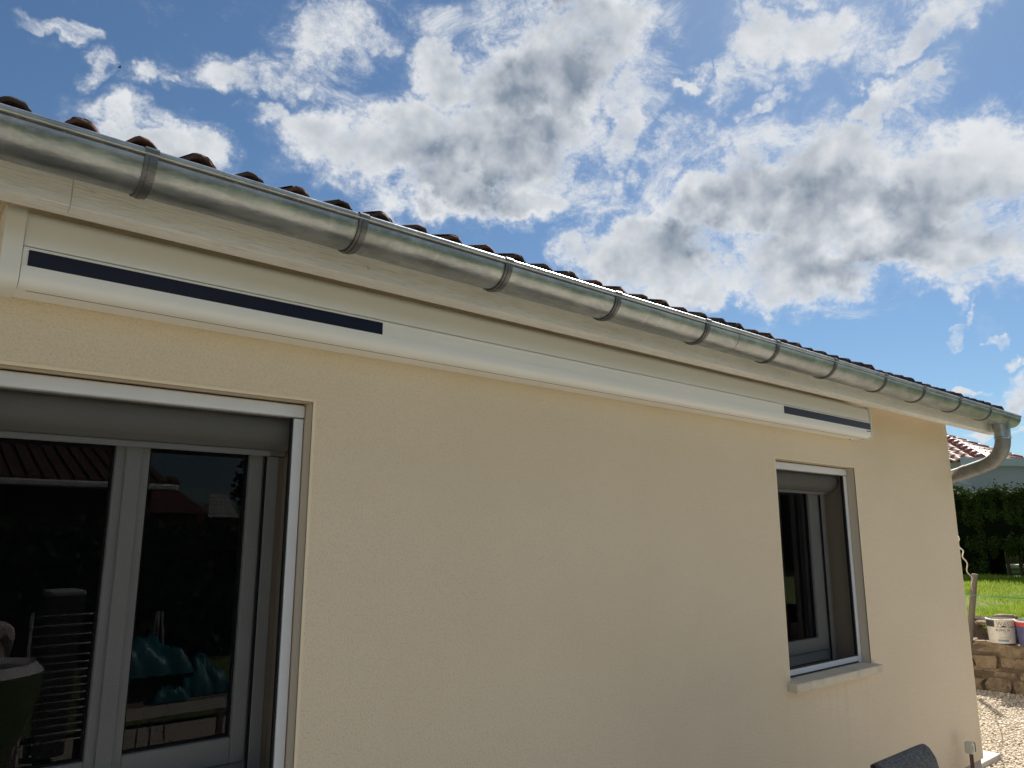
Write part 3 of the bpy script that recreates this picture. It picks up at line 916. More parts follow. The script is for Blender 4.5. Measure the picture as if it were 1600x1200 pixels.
# curtain inside the far window
mb = MB(); n = 60; vs = []
for i in range(n + 1):
    xx = 4.02 + 0.42 * i / n; yy = 0.40 + 0.022 * math.sin(i * 1.05) + 0.008 * math.sin(i * 0.37)
    vs += [(xx, yy, 1.05), (xx, yy, 2.35)]
mb.add(vs, [(2 * i, 2 * i + 2, 2 * i + 3, 2 * i + 1) for i in range(n)])
c = mb.build('curtain', 'curtain', None, smooth=True)
meta(c, 'dark pleated curtain hanging inside the small window near the house corner', 'curtain')

# ---- awning cassette
AX0, AX1 = 0.165, 4.667
aw = thing('awning', 'long white closed awning cassette with dark solar strips, fixed under the eaves', 'awning', (0, 0, 0))


def aprof(e=0.0):
    pts = [(0.0 - 0.002, 2.328 - e), (-0.086, 2.326 - e)]
    for k in range(7):
        a = R(270 - 90 * k / 6)
        pts.append((-0.094 + (0.034 + e) * math.cos(a), 2.360 + (0.034 + e) * math.sin(a)))
    return pts


lower = aprof() + [(-0.1275, 2.3780), (-0.1255, 2.3782), (-0.1255, 2.4182), (-0.1275, 2.4184), (-0.1270, 2.4250), (-0.1150, 2.4252), (-0.002, 2.4252)]
upper = [(-0.002, 2.4285), (-0.122, 2.4285), (-0.1245, 2.431), (-0.119, 2.497)]
for k in range(7):
    a = R(180 - 80 * k / 6); upper.append((-0.094 + 0.025 * math.cos(a), 2.497 + 0.025 * math.sin(a)))
upper += [(-0.002, 2.524)]
X0, X1 = 0.2085, AX1 - 0.010
MB().prism(lower, X0, X1).build('front_bar', 'awning_white', aw, smooth=True)
MB().prism(upper, X0, X1).build('top_cover', 'awning_white', aw, smooth=True)
MB().box(X0, X1, -0.119, -0.002, 2.4253, 2.4284).build('slot', 'gap_black', aw)
MB().box(X0 + 0.02, X1 - 0.01, -0.0905, -0.0885, 2.3252, 2.3264).build('groove', 'gap_black', aw)
full = [(-0.002, 2.323), (-0.090, 2.321)]
for k in range(9):
    a = R(270 - 90 * k / 8); full.append((-0.093 + 0.039 * math.cos(a), 2.360 + 0.039 * math.sin(a)))
for k in range(9):
    a = R(180 - 80 * k / 8); full.append((-0.100 + 0.032 * math.cos(a), 2.495 + 0.032 * math.sin(a)))
full += [(-0.002, 2.529)]
MB().prism(full, AX0, X0 - 0.0018).build('end_cap', 'awning_cap', aw, smooth=True)
MB().prism([(y, z) for y, z in full], X1 + 0.0012, AX1).build('end_cap', 'awning_cap', aw, smooth=True)
for a, b in ((0.2205, 0.5453), (0.5461, 0.8758), (0.8766, 1.2050), (3.6610, 3.9940), (3.9948, 4.3278), (4.3286, 4.6530)):
    MB().box(a, b, -0.1285, -0.1258, 2.3788, 2.4176).build('solar_panel', 'solar_cell', aw)
MB().box(4.600, 4.652, -0.1285, -0.1276, 2.3650, 2.3705).build('name_plate', 'dark_plastic', aw)
MB().lathe([(0.004, 0.0), (0.004, 0.003)], (4.60, -0.02, 2.3245), 12).build('screw', 'dark_plastic', aw)
# small screw caps and knots on the fascia board
for xx, zz in ((0.31, 2.532), (1.045, 2.520), (1.05, 2.518), (2.15, 2.53), (2.83, 2.524), (3.9, 2.52), (5.0, 2.53)):
    MB().tube([(xx, -0.3005, zz), (xx, -0.3032, zz)], 0.005, 10).build('screw_cap', 'painted_wood', house)

# ------------------------------------------------------------------ the setting


def grid_mesh(x0, x1, y0, y1, nx, ny, zf):
    xs = np.linspace(x0, x1, nx + 1); ys = np.linspace(y0, y1, ny + 1)
    V = np.array([(a, b, zf(a, b)) for b in ys for a in xs])
    F = np.array([(j * (nx + 1) + i, j * (nx + 1) + i + 1, (j + 1) * (nx + 1) + i + 1, (j + 1) * (nx + 1) + i) for j in range(ny) for i in range(nx)])
    return V, F


def sstep(a, b, t):
    t = min(1, max(0, (t - a) / (b - a))); return t * t * (3 - 2 * t)


V, F = grid_mesh(-1500, 1500, -1500, 1500, 8, 8, lambda x, y: -0.06)
meta(fast_mesh('ground', V, F, 'field'), kind='structure')
V, F = grid_mesh(-14, 10.06, -5.2, 14, 60, 40, lambda x, y: 0.0 + 0.006 * math.sin(x * 3.1) * math.sin(y * 2.7))
meta(fast_mesh('gravel_yard', V, F, 'gravel_ground'), kind='structure')
V, F = grid_mesh(-30, 10.0, -24, -5.2, 40, 20, lambda x, y: 0.02 + 0.03 * math.sin(x) * math.sin(y * .7))
meta(fast_mesh('back_lawn', V, F, 'lawn_ground'), kind='structure')


def east(x, y):
    z = 0.74 + 0.12 * sstep(10.5, 18, x) + 1.1 * sstep(20, 25, x)
    return z + 0.02 * math.sin(x * 1.7 + y) + 0.015 * math.sin(y * 2.3)


V, F = grid_mesh(10.55, 90, -50, 60, 80, 60, east)
meta(fast_mesh('lawn', V, F, 'lawn_ground'), kind='structure')
# hills on the far side (seen only in the window glass)
V, F = grid_mesh(-700, 900, -1200, -600, 40, 8, lambda x, y: 44 * math.sin((y + 600) / -600 * math.pi) * (0.75 + 0.25 * math.sin(x * 0.006 + 1)) - 1)
meta(fast_mesh('hills', V, F, 'hill'), kind='structure')

# pebbles on the yard near the house corner
n = 26000
px_ = np.concatenate([npr.uniform(5.6, 10.0, n // 2), npr.uniform(6.2, 10.0, n - n // 2)])
py_ = np.concatenate([npr.uniform(-1.8, 2.6, n // 2), npr.uniform(-0.3, 1.8, n - n // 2)])
keep = ~((px_ < 6.25) & (py_ > -0.02)) & ~((px_ < 7.12) & (py_ > 0.17) & (py_ < 0.95))
px_, py_ = px_[keep], py_[keep]; n = len(px_)
base = np.array([(1, 0, 0), (0, 1, 0), (-1, 0, 0), (0, -1, 0), (0, 0, 1), (0, 0, -1)], float)
fa = np.array([(0, 1, 4), (1, 2, 4), (2, 3, 4), (3, 0, 4), (1, 0, 5), (2, 1, 5), (3, 2, 5), (0, 3, 5)])
sz = npr.uniform(0.006, 0.016, n)
S = np.stack([sz * npr.uniform(0.8, 1.5, n), sz * npr.uniform(0.7, 1.2, n), sz * npr.uniform(0.4, 0.8, n)], 1)
Q = base[None] * npr.uniform(0.75, 1.2, (n, 6, 1)) * S[:, None, :]
th = npr.uniform(0, 6.28, n); c_, s_ = np.cos(th)[:, None], np.sin(th)[:, None]
Qx = Q[..., 0] * c_ - Q[..., 1] * s_; Qy = Q[..., 0] * s_ + Q[..., 1] * c_
Z0 = npr.uniform(0.004, 0.014, n)
V = np.stack([Qx + px_[:, None], Qy + py_[:, None], Q[..., 2] + Z0[:, None]], -1).reshape(-1, 3)
F = (fa[None] + (np.arange(n) * 6)[:, None, None]).reshape(-1, 3)
meta(fast_mesh('gravel', V, F, 'pebble'), kind='stuff')

MB().box(6.225, 7.10, 0.18, 0.93, -0.04, 0.05).build('concrete_slab', 'concrete', None, bevel=0.006)
meta(bpy.data.objects['concrete_slab'], 'low grey concrete slab lying on the gravel beside the house corner', 'slab')


# ---- dry stone wall east of the yard, each stone on its own
def stone_mesh(lx, ly, lz, j=0.12):
    idx = {}; vs = []; g3 = (-1, 0, 1)
    for a in g3:
        for b in g3:
            for c in g3:
                if (a, b, c) == (0, 0, 0): continue
                k = abs(a) + abs(b) + abs(c); s = {1: 1.0, 2: 0.985, 3: 0.95}[k]
                idx[(a, b, c)] = len(vs)
                vs.append((a * s * lx / 2 + rnd.uniform(-j, j) * lz * .6, b * s * ly / 2 + rnd.uniform(-j, j) * lz, c * s * lz / 2 + rnd.uniform(-j, j) * lz * .7))
    fs = []
    for ax in range(3):
        o = [q for q in range(3) if q != ax]
        for sgn in (-1, 1):
            for u in (-1, 0):
                for v in (-1, 0):
                    q = []
                    for du, dv in ((0, 0), (1, 0), (1, 1), (0, 1)):
                        t = [0, 0, 0]; t[ax] = sgn; t[o[0]] = u + du; t[o[1]] = v + dv; q.append(idx[tuple(t)])
                    if (sgn == 1) != (ax == 1): fs.append(tuple(q))
                    else: fs.append(tuple(q[::-1]))
    m = MB(); m.add(vs, fs); return m


sw = thing('stone_wall', 'low brown dry stone garden wall with a rubble bank, in front of the lawn', 'wall', (10.2, 0, 0))
courses = [(0.0, 0.148), (0.147, 0.112), (0.258, 0.150), (0.407, 0.133)]
for ci, (zb, h) in enumerate(courses):
    y = -3.2 + rnd.uniform(0, 0.2)
    while y < 3.6:
        L = rnd.uniform(0.22, 0.52)
        me = stone_mesh(0.28, L * rnd.uniform(0.93, 1.0), h * rnd.uniform(0.84, 1.04), 0.20).mesh('stone', 'limestone')
        o = link_mesh('stone', me, sw, (-0.01 + rnd.uniform(-0.022, 0.022) - 0.01 * (ci == 0), y + L / 2, zb + h / 2))
        o.rotation_euler = (rnd.uniform(-.06, .06), rnd.uniform(-.05, .05), rnd.uniform(-.05, .05))
        y += L + rnd.uniform(0.001, 0.008)
MB().box(-0.125, 0.13, -3.2, 3.6, -0.1, 0.50).build('mortar', 'wall_mortar', sw)
mb = MB()
V, F = grid_mesh(10.16, 10.62, -3.2, 3.6, 10, 120, lambda x, y: 0.50 + 0.27 * sstep(10.24, 10.55, x) + 0.015 * math.sin(y * 23 + x * 31) + rnd.uniform(-0.012, 0.012))
V[:, 0] -= 10.2
fast_mesh('earth_bank', V, F, 'soil', sw)
for (y, w, h, z, x, lab) in ((1.325, 0.16, 0.05, 0.715, 10.42, 'brown field stone at the left end of the bank, beside the wooden stake'),
                             (1.09, 0.25, 0.085, 0.79, 10.46, 'flat pale-topped field stone resting on the bank behind the white paint bucket'),
                             (0.875, 0.17, 0.06, 0.775, 10.45, 'small dark field stone on the bank behind the gap between the two buckets'),
                             (0.66, 0.20, 0.08, 0.785, 10.47, 'reddish field stone on the bank behind the navy and red bucket')):
    o = stone_mesh(0.14, w, h, 0.2).build('field_stone', 'limestone', None, smooth=False, loc=(x, y, z))
    md = o.modifiers.new('soft', 'SUBSURF'); md.levels = 1; md.render_levels = 1
    meta(o, lab, 'stone', 'field stones on the garden bank')

# ---- grass blades on the strip of lawn in view
n = 60000
gx = 10.55 + (npr.uniform(0, 1, n) ** 1.3) * 8.0
gy = npr.uniform(0, 1, n) * 5.5 - 0.6 + (gx - 10.5) * 0.12
h = npr.uniform(0.02, 0.10, n) ** 1.0 * (1 + 0.35 * np.sin(gx * 3) * np.sin(gy * 4))
a = npr.uniform(0, 6.28, n); wv = 0.006 + 0.0006 * (gx - 10)
bx = np.cos(a) * wv; bby = np.sin(a) * wv
gz = np.array([east(p, q) for p, q in zip(gx, gy)]) - 0.004
lean = npr.normal(0, 0.018, (n, 2))
V = np.stack([np.stack([gx - bx, gy - bby, gz], 1), np.stack([gx + bx, gy + bby, gz], 1), np.stack([gx + lean[:, 0], gy + lean[:, 1], gz + h], 1)], 1).reshape(-1, 3)
meta(fast_mesh('grass', V, np.arange(3 * n).reshape(n, 3), 'grass_blade'), kind='stuff', label='short sunlit green lawn grass', cat='grass')

# ---- clipped hedge behind the lawn
hd = thing('hedge', 'tall dense dark green clipped hedge with a sunlit top behind the lawn', 'hedge', (18.6, 3, 0.85))
HX = 18.6; HY = 3.0; HZ = 0.85


def htop(y): return 2.66 - 0.045 * (y - 3.5) + 0.05 * math.sin(y * 3.1) + 0.07 * math.sin(y * 7.3 + 1) + 0.03 * math.sin(y * 19)


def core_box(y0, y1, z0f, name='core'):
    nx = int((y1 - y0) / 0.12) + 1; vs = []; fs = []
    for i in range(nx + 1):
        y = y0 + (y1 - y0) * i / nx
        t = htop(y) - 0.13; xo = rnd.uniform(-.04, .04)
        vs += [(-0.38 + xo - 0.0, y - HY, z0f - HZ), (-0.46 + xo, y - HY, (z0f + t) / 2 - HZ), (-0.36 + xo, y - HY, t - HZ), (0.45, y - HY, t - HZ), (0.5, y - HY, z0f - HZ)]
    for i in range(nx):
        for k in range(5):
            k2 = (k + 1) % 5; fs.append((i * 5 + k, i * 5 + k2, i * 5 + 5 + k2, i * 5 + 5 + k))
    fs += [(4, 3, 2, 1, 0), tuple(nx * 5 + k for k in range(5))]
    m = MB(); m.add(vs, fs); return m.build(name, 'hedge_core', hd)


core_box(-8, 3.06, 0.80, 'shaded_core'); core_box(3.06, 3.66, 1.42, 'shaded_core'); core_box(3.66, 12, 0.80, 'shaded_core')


def hedge_leaves(n, y0, y1, size):
    out = []
    face = npr.uniform(0, 1, n)
    y = npr.uniform(y0, y1, n)
    tp = np.array([htop(t) for t in y])
    clump = 0.06 * np.sin(y * 9 + 2) + 0.05 * np.sin(y * 23)
    z = np.where(face < 0.62, 0.88 + (tp - 0.88) * npr.uniform(0, 1, n) ** 0.8, tp + npr.normal(0, 0.045, n) - 0.02)
    x = np.where(face < 0.62, 18.13 + np.abs(npr.normal(0, 0.07, n)) + clump * 0.6 + 0.05 * np.sin(z * 11), npr.uniform(18.12, 19.1, n))
    z += np.where(npr.uniform(0, 1, n) < 0.06, npr.uniform(0, 0.20, n) * (np.sin(y * 13) > 0.2), 0) * (face >= 0.62)
    k = ~((y > 3.08) & (y < 3.68) & (z < 1.36 + 0.1 * np.sin(y * 17)))
    return np.stack([x - HX, y - HY, z - HZ], 1)[k]


A = hedge_leaves(52000, 1.9, 5.2, 0.05)
V, F = leaf_quads(A, 0.062, 0.5, 0.35)
fast_mesh('foliage', V, F, 'hedge_leaf', hd)
A = np.concatenate([hedge_leaves(14000, -8, 1.9, 0.1), hedge_leaves(10000, 5.2, 12, 0.1)])
V, F = leaf_quads(A, 0.11, 0.55, 0.35)
fast_mesh('foliage', V, F, 'hedge_leaf', hd)
for y in (3.20, 3.42):
    MB().tube([(18.5 - HX, y - HY, 0.8 - HZ), (18.52 - HX, y + 0.02 - HY, 1.15 - HZ), (18.48 - HX, y - HY, 1.6 - HZ)], 0.03, 8, rads=[0.035, 0.03, 0.024]).build('trunk', 'bark', hd, smooth=True)
# what shows through the gap
sh = thing('shrub', 'small sunlit yellow-green shrub showing through the gap low in the hedge', 'shrub', (21.2, 3.95, 0.9))
n = 2200
A = npr.normal(0, 1, (n, 3)); A /= np.linalg.norm(A, axis=1)[:, None]; A *= npr.uniform(0.5, 1, n)[:, None] ** 0.5 * np.array([0.5, 0.55, 0.42]); A[:, 2] += 0.42
V, F = leaf_quads(A, 0.08, 0.5, 0.3); fast_mesh('foliage', V, F, 'shrub_leaf', sh)
MB().tube([(0, 0, 0), (0.02, 0.03, 0.5)], 0.025, 8).build('trunk', 'bark', sh)
o = stone_mesh(0.35, 0.85, 0.11, 0.25).build('pale_boulder', 'cloth_white', None, loc=(20.2, 3.66, 1.05))
md = o.modifiers.new('soft', 'SUBSURF'); md.levels = 2; md.render_levels = 2
meta(o, 'long low white boulder lit by the sun, seen through the hedge gap', 'boulder')

# ---- neighbouring house beyond the hedge
az0 = math.atan2(23.826, 7.57)
vd = Vector((math.sin(az0), math.cos(az0), 0)); ld = Vector((-vd.y, vd.x, 0))
phi = R(24)
e1 = vd * math.cos(phi) - ld * math.sin(phi); e2 = vd * math.sin(phi) + ld * math.cos(phi)
P0 = Vector((23.826, 5.37, 3.885))
nb = thing('neighbour_house', "grey neighbouring house with a red tiled hip roof, beyond the hedge", 'house', (P0.x, P0.y, 1.8))
O0 = Vector((P0.x, P0.y, 1.8))


def nbp(a, b, z): return P0 - O0 + e1 * a + e2 * b + Vector((0, 0, z))


RW, RI, RH = 4.0, 2.0, 1.02      # hip end width, inset, rise


def roof_rows(mb, A, B, T1, T2, rows, wave, amp):
    """wavy stepped rows between eave A-B and top T1-T2"""
    nrm = (B - A).cross(T1 - A).normalized()
    if nrm.z < 0: nrm = -nrm
    for r in range(rows):
        t0, t1 = r / rows, (r + 1.12) / rows
        a0, b0 = A.lerp(T1, t0), B.lerp(T2, t0); a1, b1 = A.lerp(T1, min(t1, 1)), B.lerp(T2, min(t1, 1))
        L = (b0 - a0).length; n = max(2, int(L / wave * 6)); vs = []
        for i in range(n + 1):
            u = i / n; ph = math.cos(2 * math.pi * u * L / wave) * amp
            vs += [a0.lerp(b0, u) + nrm * (0.035 + ph), a1.lerp(b1, u) + nrm * (0.004 + ph), a0.lerp(b0, u) + nrm * (ph - 0.02)]
        mb.add(vs, [(3 * i, 3 * i + 3, 3 * i + 4, 3 * i + 1) for i in range(n)] + [(3 * i + 2, 3 * i + 5, 3 * i + 3, 3 * i) for i in range(n)])


apx = nbp(RI, RI, RH); q0 = nbp(0, 0, 0); q1 = nbp(RW, 0, 0); l1 = nbp(0, 9, 0); rend = nbp(RI, 9, RH); b1 = nbp(RW, 9, 0)
mb = MB(); roof_rows(mb, q0, l1, apx, rend, 7, 0.30, 0.035); roof_rows(mb, q0, q1, apx, apx + (q1 - q0) * 0.01, 7, 0.30, 0.035)
roof_rows(mb, q1, b1, apx, rend, 7, 0.30, 0.035)
meta(mb.build('roof_tiles', 'nb_tile', nb, smooth=False), kind='stuff')


def ridge_line(A, B, step, r):
    d = (B - A); n = int(d.length / step); d.normalize()
    me = MB().tube([(0, 0, 0), d * (step * 1.18)], r, 10, rads=[r * 1.12, r * 0.82]).mesh('ridge_tile', 'nb_ridge', smooth=True)
    for i in range(n): link_mesh('ridge_tile', me, nb, A + d * (i * step))


ridge_line(q0, apx, 0.33, 0.10); ridge_line(q1, apx, 0.33, 0.085); ridge_line(rend, apx, 0.36, 0.10)
MB().tube([apx + Vector((0, 0, 0.05)) - e2 * 0.1, apx + Vector((0, 0, 0.10)) + e2 * 0.45], 0.13, 10, rads=[0.10, 0.16]).build('ridge_cap', 'nb_ridge', nb, smooth=True)


def nbbox(a0, a1, b0, b1, z0, z1, name, m):
    vs = [nbp(a, b, z) for z in (z0, z1) for a, b in ((a0, b0), (a1, b0), (a1, b1), (a0, b1))]
    mb = MB(); mb.add(vs, [(0, 3, 2, 1), (4, 5, 6, 7), (0, 1, 5, 4), (1, 2, 6, 5), (2, 3, 7, 6), (3, 0, 4, 7)])
    return mb.build(name, m, nb)


nbbox(0.35, RW - 0.35, 0.35, 8.6, -2.4, -0.02, 'wall', 'nb_green')
# grey annex in front of it, facing the lawn
def azp(px_az, dist, z):
    return Vector((math.sin(px_az) * dist, -2.2 + math.cos(px_az) * dist, z))


aL, aR = math.atan2(24.13, 8.245), math.atan2(26.181, 6.598)
A0, A1 = azp(aL, 23.4, 0) - Vector((O0.x, O0.y, 0)), azp(aR + 0.03, 25.2, 0) - Vector((O0.x, O0.y, 0))
back = vd * 3.0
zb, zt = 1.5 - O0.z, 0


def slabbox(P, Q, dpt, z0a, z0b, z1a, z1b, name, m):
    vs = [(P.x, P.y, z0a), (Q.x, Q.y, z0b), (Q.x + dpt.x, Q.y + dpt.y, z0b), (P.x + dpt.x, P.y + dpt.y, z0a),
          (P.x, P.y, z1a), (Q.x, Q.y, z1b), (Q.x + dpt.x, Q.y + dpt.y, z1b), (P.x + dpt.x, P.y + dpt.y, z1a)]
    mb = MB(); mb.add(vs, [(0, 3, 2, 1), (4, 5, 6, 7), (0, 1, 5, 4), (1, 2, 6, 5), (2, 3, 7, 6), (3, 0, 4, 7)])
    return mb.build(name, m, nb)


NZL, NZR = 3.60, 3.55
slabbox(A0, A1, vd * 0.6, 1.5 - O0.z, 1.5 - O0.z, NZL - O0.z, NZR - O0.z, 'annex_wall', 'nb_wall')
off_ = -vd * 0.12
slabbox(A0 + off_, A1 + off_, vd * 0.11, NZL - 0.02 - O0.z, NZR - 0.02 - O0.z, NZL + 0.19 - O0.z, NZR + 0.17 - O0.z, 'fascia_board', 'nb_fascia')
C0 = azp(aL + 0.012, 24.4, 0) - Vector((O0.x, O0.y, 0)); C1 = azp(aL - 0.20, 27.0, 0) - Vector((O0.x, O0.y, 0))
slabbox(C0, C1, vd * 0.5, 1.5 - O0.z, 1.5 - O0.z, 3.45 - O0.z, 3.5 - O0.z, 'side_wall', 'nb_green')
D0 = azp(aL - 0.020, 23.1, 0) - Vector((O0.x, O0.y, 0)); D1 = azp(aL + 0.008, 23.0, 0) - Vector((O0.x, O0.y, 0))
slabbox(D0, D1, vd * 0.12, 3.26 - O0.z, 3.02 - O0.z, 3.30 - O0.z, 3.06 - O0.z, 'lean_to_edge', 'nb_fascia')
slabbox(D0, D1, vd * 0.5, 1.5 - O0.z, 1.5 - O0.z, 3.255 - O0.z, 3.015 - O0.z, 'lean_to_wall', 'nb_wall')

# ------------------------------------------------------------------ smaller things
# wooden stake, white cable, green string
st = MB().tube([(9.90, 1.315, 0.50), (9.90, 1.245, 0.90), (9.90, 1.171, 1.30), (9.90, 1.170, 1.306)], 0.03, 9, rads=[0.034, 0.034, 0.033, 0.026]).build('wooden_stake', 'old_wood', None, smooth=True)
meta(st, 'weathered round wooden stake leaning in front of the lawn beside the house corner', 'stake')


def smooth_path(P, n=8):
    P = [Vector(p) for p in P]; out = []
    Q = [P[0]] + P + [P[-1]]
    for i in range(1, len(Q) - 2):
        p0, p1, p2, p3 = Q[i - 1:i + 3]
        for k in range(n):
            t = k / n
            out.append(0.5 * ((2 * p1) + (p2 - p0) * t + (2 * p0 - 5 * p1 + 4 * p2 - p3) * t * t + (3 * p1 - p0 - 3 * p2 + p3) * t ** 3))
    out.append(P[-1]); return out


CABLE = [(6.3, 0.029, 1.736), (6.32, 0.032, 1.712), (6.4, 0.075, 1.678), (6.7, 0.166, 1.645), (7.0, 0.25, 1.615), (7.4, 0.401, 1.559), (7.9, 0.544, 1.489), (8.5, 0.762, 1.388), (9.1, 0.928, 1.299), (9.6, 1.119, 1.19), (9.9, 1.212, 1.115), (10.1, 1.249, 1.017), (10.2, 1.294, 0.973), (10.35, 1.317, 0.904), (10.45, 1.345, 0.829)]
cb = MB().tube(smooth_path(CABLE), 0.0055, 6).build('cable', 'cable_white', None, smooth=True)
meta(cb, 'wavy white cable hanging from the house corner down to the wooden stake', 'cable')
STR = [(9.7, 1.246, 1.091), (9.86, 1.17, 1.07), (10.3, 1.184, 1.037), (10.9, 1.066, 0.992), (11.3, 0.842, 0.966)]
sg = MB().tube(STR, 0.005, 5).build('string_line', 'string_green', None)
meta(sg, 'thin green string stretched across the lawn from the wooden stake', 'string')

# paint buckets on the wall


def bucket(cx, cy, cz, r0, r1, h, bands, name, label, rim='bucket_white', rz=0.0):
    t = thing(name, label, 'bucket', (cx, cy, cz), 'paint buckets on the stone wall', rz)
    ks = sorted(bands)
    seg = 40
    rad = lambda z: r0 + (r1 - r0) * z / h
    for z0, z1, m, nm in bands:
        MB().lathe([(rad(z0), z0), (rad(z1), z1)], seg=seg, caps=False).build(nm, m, t, smooth=True)
    MB().lathe([(r0 - 0.004, 0.001), (0.002, 0.001)], seg=seg, caps=False).build('bottom', bands[0][2], t)
    MB().lathe([(r1 - 0.004, h), (rad(0.02) - 0.004, 0.02)], seg=seg, caps=False).build('inside', rim, t, smooth=True)
    MB().lathe([(r1, h - 0.012), (r1 + 0.006, h - 0.011), (r1 + 0.006, h + 0.002), (r1 - 0.004, h + 0.003), (r1 - 0.004, h - 0.004)], seg=seg, caps=False).build('rim', rim, t, smooth=True)
    MB().lathe([(r1 - 0.006, h - 0.035), (0.001, h - 0.03)], seg=seg, caps=False).build('soil', 'soil', t)
    return t, rad


def curved_patch(t, rad, a0, a1, z0, z1, m, name, out=0.0012, jag=0.0):
    vs = []; n = 16
    for i in range(n + 1):
        a = R(a0 + (a1 - a0) * i / n); j0 = rnd.uniform(-jag, jag); j1 = rnd.uniform(-jag, jag) * .4
        for z, j in ((z0, j0), (z1, j1)):
            zz = z + j; r = rad(zz) + out; vs.append((r * math.cos(a), r * math.sin(a), zz))
    m_ = MB(); m_.add(vs, [(2 * i, 2 * i + 2, 2 * i + 3, 2 * i + 1) for i in range(n)])
    return m_.build(name, m, t, smooth=True)


def curved_text(t, rad, txt, a_mid, z, size, m, out=0.0016, name='lettering', bold=0.0):
    cu_ = bpy.data.curves.new('lettering', 'FONT'); cu_.body = txt; cu_.size = size; cu_.align_x = 'CENTER'; cu_.offset = bold
    o = bpy.data.objects.new('tmp_text', cu_); COL.objects.link(o)
    dg = bpy.context.evaluated_depsgraph_get(); me = bpy.data.meshes.new_from_object(o.evaluated_get(dg))
    bpy.data.objects.remove(o)
    for v in me.vertices:
        zz = z + v.co.y; r = rad(zz) + out; a = R(a_mid) + v.co.x / r
        v.co = Vector((r * math.cos(a), r * math.sin(a), zz))
    me.materials.clear(); me.materials.append(MATS[m])
    return link_mesh(name, me, t)


# angles: 0 = +X, 180 = towards the camera side (-X); the cameras sees about 198 degrees
b1_, rd = bucket(10.14, 1.045, 0.541, 0.128, 0.142, 0.262,
                 [(0, 0.178, 'bucket_white', 'body'), (0.178, 0.25, 'bucket_black', 'top_band'), (0.25, 0.262, 'bucket_white', 'lip')],
                 'paint_bucket', 'white paint bucket with a black top band and BLANC lettering, on the stone wall')
curved_patch(b1_, rd, 172, 272, 0.188, 0.262, 'bucket_smear', 'paint_smear', 0.0010, 0.010)
curved_text(b1_, rd, 'WAS', 207, 0.196, 0.062, 'print_grey')
curved_text(b1_, rd, 'BLANC M', 204, 0.135, 0.033, 'print_grey', bold=0.0008)
curved_text(b1_, rd, 'MAT', 213, 0.112, 0.018, 'print_grey')
curved_patch(b1_, rd, 185, 226, 0.060, 0.068, 'print_tan', 'print_line')
curved_patch(b1_, rd, 180, 226, 0.022, 0.045, 'print_blue', 'label_strip')
b2_, rd2 = bucket(10.12, 0.735, 0.541, 0.130, 0.148, 0.262,
                  [(0, 0.205, 'bucket_navy', 'body'), (0.205, 0.25, 'bucket_red', 'top_band'), (0.25, 0.262, 'cloth_white', 'lip')],
                  'paint_bucket', 'navy blue bucket with a red top band and white print, on the stone wall', rim='cloth_white')
curved_patch(b2_, rd2, 196, 250, 0.070, 0.145, 'print_white', 'label_panel')
curved_patch(b2_, rd2, 203, 214, 0.080, 0.083, 'print_grey', 'print_line', 0.002)
curved_text(b2_, rd2, '888', 200, 0.163, 0.034, 'print_white', bold=0.001)
curved_patch(b2_, rd2, 166, 176, 0.085, 0.185, 'print_grey', 'worn_patch', 0.0013, 0.01)

# low plant with purple flowers behind the navy bucket
pl = thing('flowering_plant', 'grey-green plant with small purple flowers behind the navy bucket', 'plant', (10.6, 0.70, 0.76))
mbs = MB(); LC = []
for i in range(20):
    a = rnd.uniform(0, 6.28); l = rnd.uniform(0.04, 0.16); hh = rnd.uniform(0.10, 0.26)
    tip = (l * math.cos(a) * 1.1, l * math.sin(a) * 1.3, hh)
    mid = (tip[0] * .35, tip[1] * .35, hh * .6)
    mbs.tube([(0, 0, -0.03), mid, tip], 0.003, 5)
    for k in range(12):
        u = rnd.uniform(0.2, 1); LC.append((tip[0] * u + rnd.gauss(0, .02), tip[1] * u + rnd.gauss(0, .02), tip[2] * u ** .8 + rnd.gauss(0, .01)))
meta(mbs.build('stems', 'flower_leaf', pl), kind='stuff')
V, F = leaf_quads(np.array(LC), 0.05, 0.35, 0.4); meta(fast_mesh('leaves', V, F, 'flower_leaf', pl), kind='stuff')
for (y, z, m) in ((0.10, 0.245, 'flower'), (0.045, 0.19, 'flower_pale'), (0.11, 0.125, 'flower_pale'), (-0.02, 0.27, 'flower'), (-0.10, 0.22, 'flower')):
    f = MB()
    for k in range(14):
        a = rnd.uniform(0, 6.28); e = rnd.uniform(0, 1.3); r = 0.02
        c = Vector((math.cos(a) * math.cos(e) * r, math.sin(a) * math.cos(e) * r, math.sin(e) * r * .7))
        f.obox(c, c, c.cross(Vector((0, 0, 1))) + Vector((0.001, 0, 0)), (0, 0, 1), 0.008, 0.005, 0.004)
    f.build('flower_head', m, pl, loc=(-0.05, y, z))
wd = thing('weed', 'small yellow-green weed growing from the bank beside the wooden stake', 'plant', (10.33, 1.235, 0.64))
V, F = leaf_quads(npr.normal(0, 1, (40, 3)) * np.array([0.02, 0.028, 0.035]) + np.array([0, 0, 0.03]), 0.045, 0.6, 0.3)
fast_mesh('leaves', V, F, 'shrub_leaf', wd)

